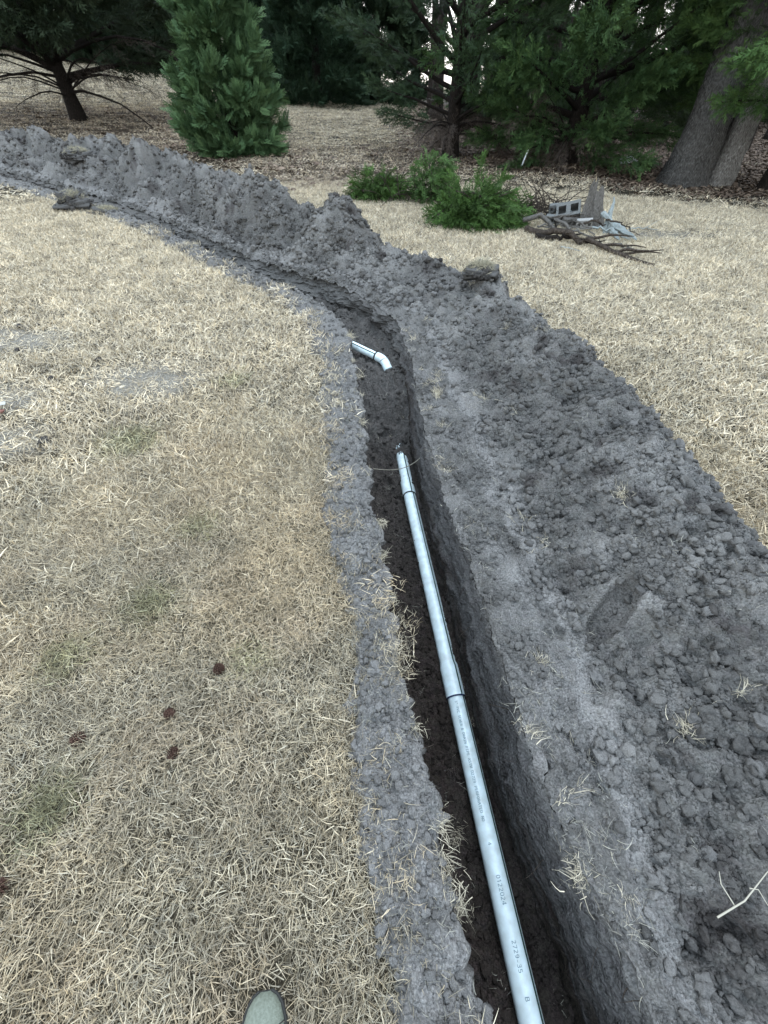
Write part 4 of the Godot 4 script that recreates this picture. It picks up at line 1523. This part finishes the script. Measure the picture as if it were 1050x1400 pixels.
# ==================================================================== tufts on the soil
func soil_top(x: float, z: float, k0: int, k1: int) -> Vector3:   # nearest point of the soil grid between two sections
	var a := along(x, z)
	var r := clampi(g_s.bsearch(a.x), 1, g_rows - 2)
	var best := Vector3(x, land(x, z), z)
	var bd := 1e9
	for q in range(sec[k0], sec[k1] + 1):
		var p := g_pos[r * g_cols + q]
		var d := Vector2(p.x - x, p.z - z).length_squared()
		if d < bd:
			bd = d
			best = p
	return best


func dry_tuft(kind: int) -> ArrayMesh:
	var v := PackedVector3Array()
	var c := PackedColorArray()
	var idx := PackedInt32Array()
	var n: int = [60, 84, 40, 110][kind]
	var sway := Vector3(rng.randfn(), 0.0, rng.randfn()) * 0.5
	for k in n:
		var az := rnd(0, TAU)
		var el := rnd(0.3, 1.4)
		var dir := (Vector3(cos(az) * cos(el), sin(el), sin(az) * cos(el)) + sway).normalized()
		var p := Vector3(rng.randfn() * 0.024, -0.006, rng.randfn() * 0.018)
		if kind == 2:
			p = Vector3(rng.randfn() * 0.035, -0.006, rng.randfn() * 0.006)
		var l := rnd(0.022, 0.065)
		var w := rnd(0.0014, 0.0032)
		var side := dir.cross(rdir()).normalized()
		var t := rnd(0.55, 1.15)
		for j in 4:
			var f := j / 3.0
			v.append_array([p - side * w * (0.5 - 0.35 * f), p + side * w * (0.5 - 0.35 * f)])
			c.append_array([Color(0.50, 0.45, 0.34) * t, Color(0.50, 0.45, 0.34) * t])
			if j < 3:
				var b := v.size() - 2
				idx.append_array([b, b + 1, b + 2, b + 1, b + 3, b + 2])
			dir = (dir + rdir() * 0.42 + Vector3(0, -0.15, 0)).normalized()
			p += dir * l / 3.0
	return amesh(v, idx, c)


func build_tufts() -> void:
	var kinds := []
	for k in 8:
		kinds.append(dry_tuft(k % 4))
	var place := func(x: float, z: float, k0: int, k1: int, size: float, label: String, group: String) -> void:
		var p := soil_top(x, z, k0, k1)
		var o := put("grass_tuft", kinds[rng.randi_range(0, 7)], M.blade, self, p)
		o.basis = Basis(Vector3.UP, rnd(0, TAU)) * Basis(Vector3.RIGHT, rnd(-0.5, 0.5))
		o.scale = Vector3.ONE * size * 0.95
		tag(o, label, "grass tuft", group)
	for a in [[0.67, -1.31, 1.5], [0.72, -1.13, 1.4], [0.80, -2.20, 1.1], [1.06, -1.31, 0.9], [0.93, -0.37, 0.9], [1.14, -0.48, 1.0], [0.96, -3.22, 1.1], [1.13, -2.98, 1.0], [0.9, -4.1, 1.2], [0.62, -2.35, 1.0], [1.3, -1.9, 0.8]]:
		place.call(a[0], a[1], 4, 6, a[2], "dry grass tuft poking out of the heaped soil", "dry grass tufts on the soil heap")
	for a in [[0.37, -2.45, 1.2], [0.32, -2.60, 1.3], [0.30, -2.86, 1.2], [0.34, -1.71, 1.1], [0.31, -1.75, 1.2], [0.42, -1.33, 0.9], [0.48, -3.65, 1.0], [0.56, -0.62, 0.9], [0.62, -0.34, 1.0], [0.54, -0.23, 1.0], [0.53, -0.07, 1.0], [0.62, -0.01, 0.8], [0.24, -3.15, 1.1], [0.26, -3.3, 1.1], [0.2, -3.5, 1.0], [0.28, -2.3, 0.9], [0.4, -2.75, 1.1], [0.47, -0.42, 0.9], [0.36, -2.1, 1.0]]:
		place.call(a[0], a[1], 4, 5, a[2], "dry grass tuft along the trench's far lip", "dry grass tufts along the trench's far lip")
	for a in [[-0.17, -2.49], [-0.14, -2.19], [0.05, -0.92], [0.02, -0.95], [0.05, -0.62], [0.13, -0.44], [0.16, -0.17], [0.20, -0.10], [0.22, 0.0], [-0.15, -2.04], [-0.02, -1.33], [0.03, -1.15], [-0.2, -2.8], [-0.25, -3.0], [-0.3, -3.4], [0.10, -0.52], [0.18, -0.05], [-0.08, -1.7]]:
		place.call(a[0], a[1], 0, 1, rnd(0.7, 1.15), "dry grass tuft hanging over the trench's near lip", "dry grass tufts hanging over the trench's near lip")
	for a in [[0.12, -0.95], [0.10, -1.1], [0.46, -0.62], [0.27, -0.2], [0.26, -0.02], [0.06, -2.55], [0.13, -2.7], [0.30, 0.03]]:
		place.call(a[0], a[1], 2, 3, rnd(0.6, 0.95), "dry grass scrap fallen onto the trench floor", "dry grass scraps on the trench floor")
	number_off("dry grass tufts on the soil heap", "dry grass tuft poking out of the heaped soil, %s from the nearest end")
	number_off("dry grass tufts along the trench's far lip", "dry grass tuft on the trench's pipe side lip, %s from the nearest end")
	number_off("dry grass tufts hanging over the trench's near lip", "dry grass tuft hanging over the lawn side lip, %s from the nearest end")
	number_off("dry grass scraps on the trench floor", "dry grass scrap on the trench floor, %s from the nearest end")
	# single straws strewn over the loose soil
	var straws := [tuft_mesh(9, 0.05, 0.015, 0.045, 0.5, 0.0018, 4), tuft_mesh(6, 0.06, 0.015, 0.06, 0.7, 0.0018, 5), tuft_mesh(14, 0.035, 0.015, 0.04, 1.0, 0.0018, 4)]
	var sb := [PackedFloat32Array(), PackedFloat32Array(), PackedFloat32Array()]
	for a in [[0, 1400], [4, 700], [5, 500], [2, 160], [6, 200]]:
		for i in int(a[1]):
			var r := rng.randi_range(1, g_rows - 2)
			var f := rng.randf()
			if a[0] == 0:
				f = f * f * 0.95
			var q := int(lerpf(sec[a[0]] + 1, sec[a[0] + 1] - 1, f))
			var p := g_pos[r * g_cols + q]
			if a[0] >= 4 and rng.randf() > 0.25 + 1.6 * n_mid.get_noise_2d(p.x * 0.8 + 200.0, p.z * 0.8) + (0.5 if a[0] == 4 and f < 0.35 and p.z < -1.6 else 0.0):
				continue
			var sc := rnd(0.6, 1.1)
			push(sb[rng.randi_range(0, 2)], Basis(Vector3.UP, rnd(0, TAU)).scaled_local(Vector3.ONE * sc), p, Color(0.42, 0.40, 0.33) * rnd(0.55, 1.1))
	for k in 3:
		tag(copies("loose_straw", straws[k], M.blade, sb[k]), "loose dry straws strewn over the dug soil", "straw", "", "stuff")
	# fine roots torn off along both walls
	var tr := get_node("trench")
	for i in 90:
		var near_side := i % 2 == 0
		var k := 1 if near_side else 3
		var f := rnd(0.04, 0.5) if near_side else rnd(0.55, 0.97)
		var q := int(lerpf(sec[k], sec[k + 1], f))
		var rr := rng.randi_range(2, int(g_rows * 0.72))
		var p := g_pos[rr * g_cols + q]
		var s := Shape.new()
		var side: Vector3 = frame_at(g_s[rr])[2]
		var d := (side * (1.0 if near_side else -1.0) + rdir() * 0.7).normalized()
		var pts := [p - d * 0.01]
		var l := rnd(0.008, 0.022)
		for j in 5:
			d = (d + Vector3(0, -0.35, 0) + rdir() * 0.3).normalized()
			pts.append(pts[-1] + d * l)
		var th := rnd(0.0007, 0.0018)
		s.tube(pts, [th, th, th * 0.9, th * 0.8, th * 0.6, th * 0.3], 4, false)
		put("root", shape_mesh(s), M.twig, tr)
	# a thin runner stem lying across the farthest pipe
	var run := base("runner_stem", Vector3.ZERO, "thin dry runner stem lying across the farthest pipe", "stem")
	var rs := Shape.new()
	var pts := []
	for k in 15:
		var f := k / 14.0
		pts.append(Vector3(lerpf(-0.08, 0.32, f), lerpf(-0.36, 0.05, pow(f, 3.0)) + 0.035 * sin(f * 3.0), lerpf(-2.22, -2.02, f)))
	var rad := []
	for k in 15:
		rad.append(0.003)
	rs.tube(pts, rad, 5, true)
	put("stem", shape_mesh(rs), M.straw_stem, run)
	# pale forked stem on the lower right of the soil
	var fk := base("forked_stem", soil_top(0.85, -0.01, 4, 6) + Vector3(0, 0.012, 0), "pale forked dry stem lying on the soil at lower right", "stem")
	for p in [[Vector3(-0.07, 0, 0.03), Vector3(0.09, 0.015, -0.05), 0.0022], [Vector3(-0.02, 0.004, 0.01), Vector3(-0.035, 0.025, -0.05), 0.0016], [Vector3(0.03, 0.01, -0.02), Vector3(0.055, 0.01, 0.01), 0.0016]]:
		var q := Shape.new()
		q.tube([p[0], (p[0] as Vector3).lerp(p[1], 0.5) + rdir() * 0.014, p[1]], [p[2], p[2] * 0.8, p[2] * 0.5], 6, true)
		put("twig", shape_mesh(q), M.straw_stem, fk)


# ==================================================================== small things
func build_small_things() -> void:
	# pine cones in the near grass
	var first: Node3D
	for a in [[-0.72, -0.47, "reddish pine cone half sunk in the grass, upper of the close pair"], [-0.67, -0.35, "roundest reddish pine cone, lower of the close pair in the grass"], [-0.99, -0.39, "dull brown pine cone in the grass left of the close pair"], [-0.60, -0.62, "small dull red pine cone in the grass right of the others"], [-1.01, -0.04, "dark red pine cone in the grass at the left edge"]]:
		var o: Node3D
		if first == null:
			first = pine_cone()
			o = first
		else:
			o = first.duplicate()
			o.name = numbered("pine_cone")
			add_child(o, true)
		o.position = ground_at(a[0], a[1]) + Vector3(0, 0.02, 0)
		o.scale = Vector3.ONE * rnd(0.62, 0.85)
		o.rotation = Vector3(rnd(0.9, 1.9), rnd(0, TAU), 0)
		tag(o, a[2], "pine cone", "pine cones in the near grass")
	# dark clods thrown on the lawn
	var km := clod_mesh(91, 0.8)
	mat("clod_dark", Color(0.035, 0.032, 0.030), 0.95)
	for a in [[-3.16, -3.63, 0.045, "upper dark clod on the lawn by the pale sandy patch"], [-3.03, -3.66, 0.035, "small dark clod on the lawn right of the upper one"], [-2.90, -3.17, 0.04, "dark clod at the lower rim of the pale sandy patch"], [-2.17, -3.00, 0.035, "dark clod on the lawn in the thin grey patch"], [-2.01, -1.99, 0.05, "low dark clod on the lawn below the thin grey patch"], [-2.39, -2.73, 0.04, "dark clod on the lawn left of the thin grey patch"]]:
		var o := put("dirt_clod", km, M.clod_dark, self, ground_at(a[0], a[1]) + Vector3(0, 0.016, 0))
		o.scale = Vector3(1.0, 0.6, 0.8) * a[2] * 0.62
		o.rotation.y = rnd(0, TAU)
		tag(o, a[3], "dirt clod", "dark dirt clods on the lawn")
	var w := put("white_stone", clod_mesh(95, 0.5), M.stone_white, self, ground_at(-2.50, -2.37) + Vector3(0, 0.03, 0))
	w.scale = Vector3(0.026, 0.014, 0.02)
	tag(w, "flat whitish stone in the grass at the left edge", "stone")
	var rd := put("red_stone", clod_mesh(96, 0.6), M.stone_red, self, ground_at(-2.46, -2.28) + Vector3(0, 0.03, 0))
	rd.scale = Vector3(0.024, 0.014, 0.02)
	tag(rd, "dull red broken brick piece just below the whitish stone", "stone")
	# overturned sods
	sod(soil_ground(-4.75, -7.75) + Vector3(0, 0.07, 0), Vector3(0.36, 0.26, 0.26), "dark overturned sod with grass on top, at the near lip on the left")
	sod(soil_top(0.92, -4.0, 4, 6) + Vector3(0, 0.03, 0), Vector3(0.20, 0.11, 0.16), "grassy sod lump lying on the soil heap near the bend")
	sod(soil_top(-5.6, -9.9, 4, 6) + Vector3(0, 0.05, 0), Vector3(0.40, 0.18, 0.3), "grassy sod lump on the heap at far left")
	sod(soil_ground(-4.2, -7.55) + Vector3(0, 0.0, 0), Vector3(0.35, 0.13, 0.22), "flat sod piece right of the dark overturned sod")
	build_boot()


func soil_ground(x: float, z: float) -> Vector3:
	return Vector3(x, land(x, z), z)


func sod(at: Vector3, size: Vector3, label: String) -> void:
	var root := base("sod_clump", at, label, "sod")
	var m := put("soil_lump", clod_mesh(int(at.x * 100.0) + 900, 0.8, 22), M.clod_tone_0, root)
	m.scale = size * 0.7
	var buf := PackedFloat32Array()
	for i in 110:
		var d := rdir()
		d.y = absf(d.y) * 1.5 + 0.5
		d = d.normalized()
		var p := d * size * 0.62
		var b := Basis(Quaternion(Vector3.UP, (d + Vector3(0, 0.6, 0)).normalized())).scaled_local(Vector3.ONE * rnd(0.3, 0.6))
		push(buf, b, p, Color(0.40, 0.37, 0.27) * rnd(0.6, 1.1))
	var cb := PackedFloat32Array()
	for i in 160:
		var d := rdir()
		d.y = absf(d.y) * 0.8 - 0.2
		var rr := rnd(0.008, 0.03)
		push(cb, Basis(rdir(), rnd(0, TAU)).scaled_local(Vector3.ONE * rr), d * size * rnd(0.5, 0.78), Color(0.085, 0.08, 0.074) * rnd(0.6, 1.4))
	copies("crumbs", clod_mesh(78, 0.8, 7), M.clod, cb, root).set_meta("kind", "stuff")
	copies("grass", sod_blades(), M.blade, buf, root).set_meta("kind", "stuff")


var sod_mesh: ArrayMesh


func sod_blades() -> ArrayMesh:
	if sod_mesh == null:
		sod_mesh = tuft_mesh(16, 0.07, 0.06, 0.14, 1.2, 0.005, 2)
	return sod_mesh


func pine_cone() -> Node3D:
	var root := base("pine_cone", Vector3.ZERO)
	var s := Shape.new()
	s.tube([Vector3(0, -0.024, 0), Vector3(0, -0.012, 0), Vector3(0, 0.01, 0), Vector3(0, 0.03, 0)], [0.006, 0.013, 0.012, 0.003], 8, true)
	put("core", shape_mesh(s), M.cone, root)
	var sc := Shape.new()
	for k in 70:
		var f := k / 70.0
		var a := k * 2.399
		var y := -0.022 + 0.052 * f
		var r := 0.023 * sin(PI * (0.18 + 0.78 * f)) + 0.003
		var o := Vector3(cos(a), 0.45, sin(a)).normalized()
		var t := Vector3(-sin(a), 0, cos(a))
		var p := Vector3(cos(a) * r * 0.4, y, sin(a) * r * 0.4)
		var e := p + o * r * 0.75
		sc.quad(p - t * 0.003, p + t * 0.003, e + t * 0.0055, e - t * 0.0055, Vector3.UP)
		sc.quad(e - t * 0.0055, e + t * 0.0055, e + t * 0.004 - Vector3(0, 0.004, 0), e - t * 0.004 - Vector3(0, 0.004, 0), o)
	put("scales", shape_mesh(sc, false), M.cone, root)
	return root


func build_boot() -> void:
	var root := base("boot", ground_at(-0.275, 0.14), "pale olive boot toe standing in the grass at the bottom edge", "boot")
	root.rotation.y = 0.12
	# outline of the sole from toe (z = 0) to heel (z = 0.30): half width, height of the upper
	var prof := [[0.0, 0.012, 0.030], [0.008, 0.026, 0.044], [0.022, 0.037, 0.054], [0.045, 0.045, 0.062], [0.08, 0.050, 0.070], [0.12, 0.049, 0.082], [0.16, 0.043, 0.10], [0.20, 0.038, 0.125], [0.25, 0.037, 0.15], [0.285, 0.033, 0.15], [0.30, 0.018, 0.14]]
	var s := Shape.new()
	var so := Shape.new()
	var rows := []
	for p in prof:
		var ring := []
		for i in 17:
			var a := PI * i / 16.0
			var w: float = p[1]
			ring.append(Vector3(cos(a) * w * (0.55 + 0.45 * pow(absf(cos(a)), 0.4)) if absf(cos(a)) > 0.01 else 0.0, 0.022 + (p[2] - 0.022) * pow(sin(a), 0.7), p[0]))
		rows.append(ring)
	for j in rows.size() - 1:
		for i in 16:
			var mid := Vector3(0, 0.02, clampf((rows[j][i] as Vector3).z, 0.04, 0.26))
			s.quad(rows[j][i], rows[j][i + 1], rows[j + 1][i + 1], rows[j + 1][i], (rows[j][i] as Vector3) + (rows[j + 1][i + 1] as Vector3) - mid * 2.0)
	put("upper", rounded(s), M.boot, root)
	# stitched seam across the toe cap and a welt round the sole
	for z in [3, 4]:
		var sm := Shape.new()
		var line := []
		var thick := []
		for q in rows[z]:
			line.append((q as Vector3) * Vector3(1.004, 1.01, 1.0) + Vector3(0, 0.0006, 0.012 * (1.0 - pow((q as Vector3).x / 0.05, 2.0))))
			thick.append(0.0013)
		sm.tube(line, thick, 6, true)
		put("seam", shape_mesh(sm), M.boot_sole, root)
	for sg in [-1.0, 1.0]:
		var wl := Shape.new()
		var line := []
		var thick := []
		for p in prof:
			line.append(Vector3(sg * (p[1] + 0.002), 0.026, p[0] - 0.001))
			thick.append(0.0032)
		wl.tube(line, thick, 6, true)
		put("welt", shape_mesh(wl), M.boot_sole, root)
	for j in prof.size() - 1:
		for sg in [-1.0, 1.0]:
			var a := Vector3(sg * (prof[j][1] + 0.004), 0, prof[j][0] - 0.002)
			var b := Vector3(sg * (prof[j + 1][1] + 0.004), 0, prof[j + 1][0] + 0.002)
			var up := Vector3(0, 0.024, 0)
			so.quad(a, b, b + up, a + up, Vector3(sg, 0, -0.2))
			so.quad(a + up, b + up, Vector3(0, 0.024, b.z), Vector3(0, 0.024, a.z), Vector3.UP)
	put("sole", shape_mesh(so, false), M.boot_sole, root)
	var sh := Shape.new()
	sh.tube([Vector3(0, 0.10, 0.235), Vector3(0, 0.16, 0.235), Vector3(0, 0.24, 0.232), Vector3(0, 0.30, 0.23)], [0.05, 0.05, 0.054, 0.058], 20, false)
	put("shaft", shape_mesh(sh), M.boot, root)
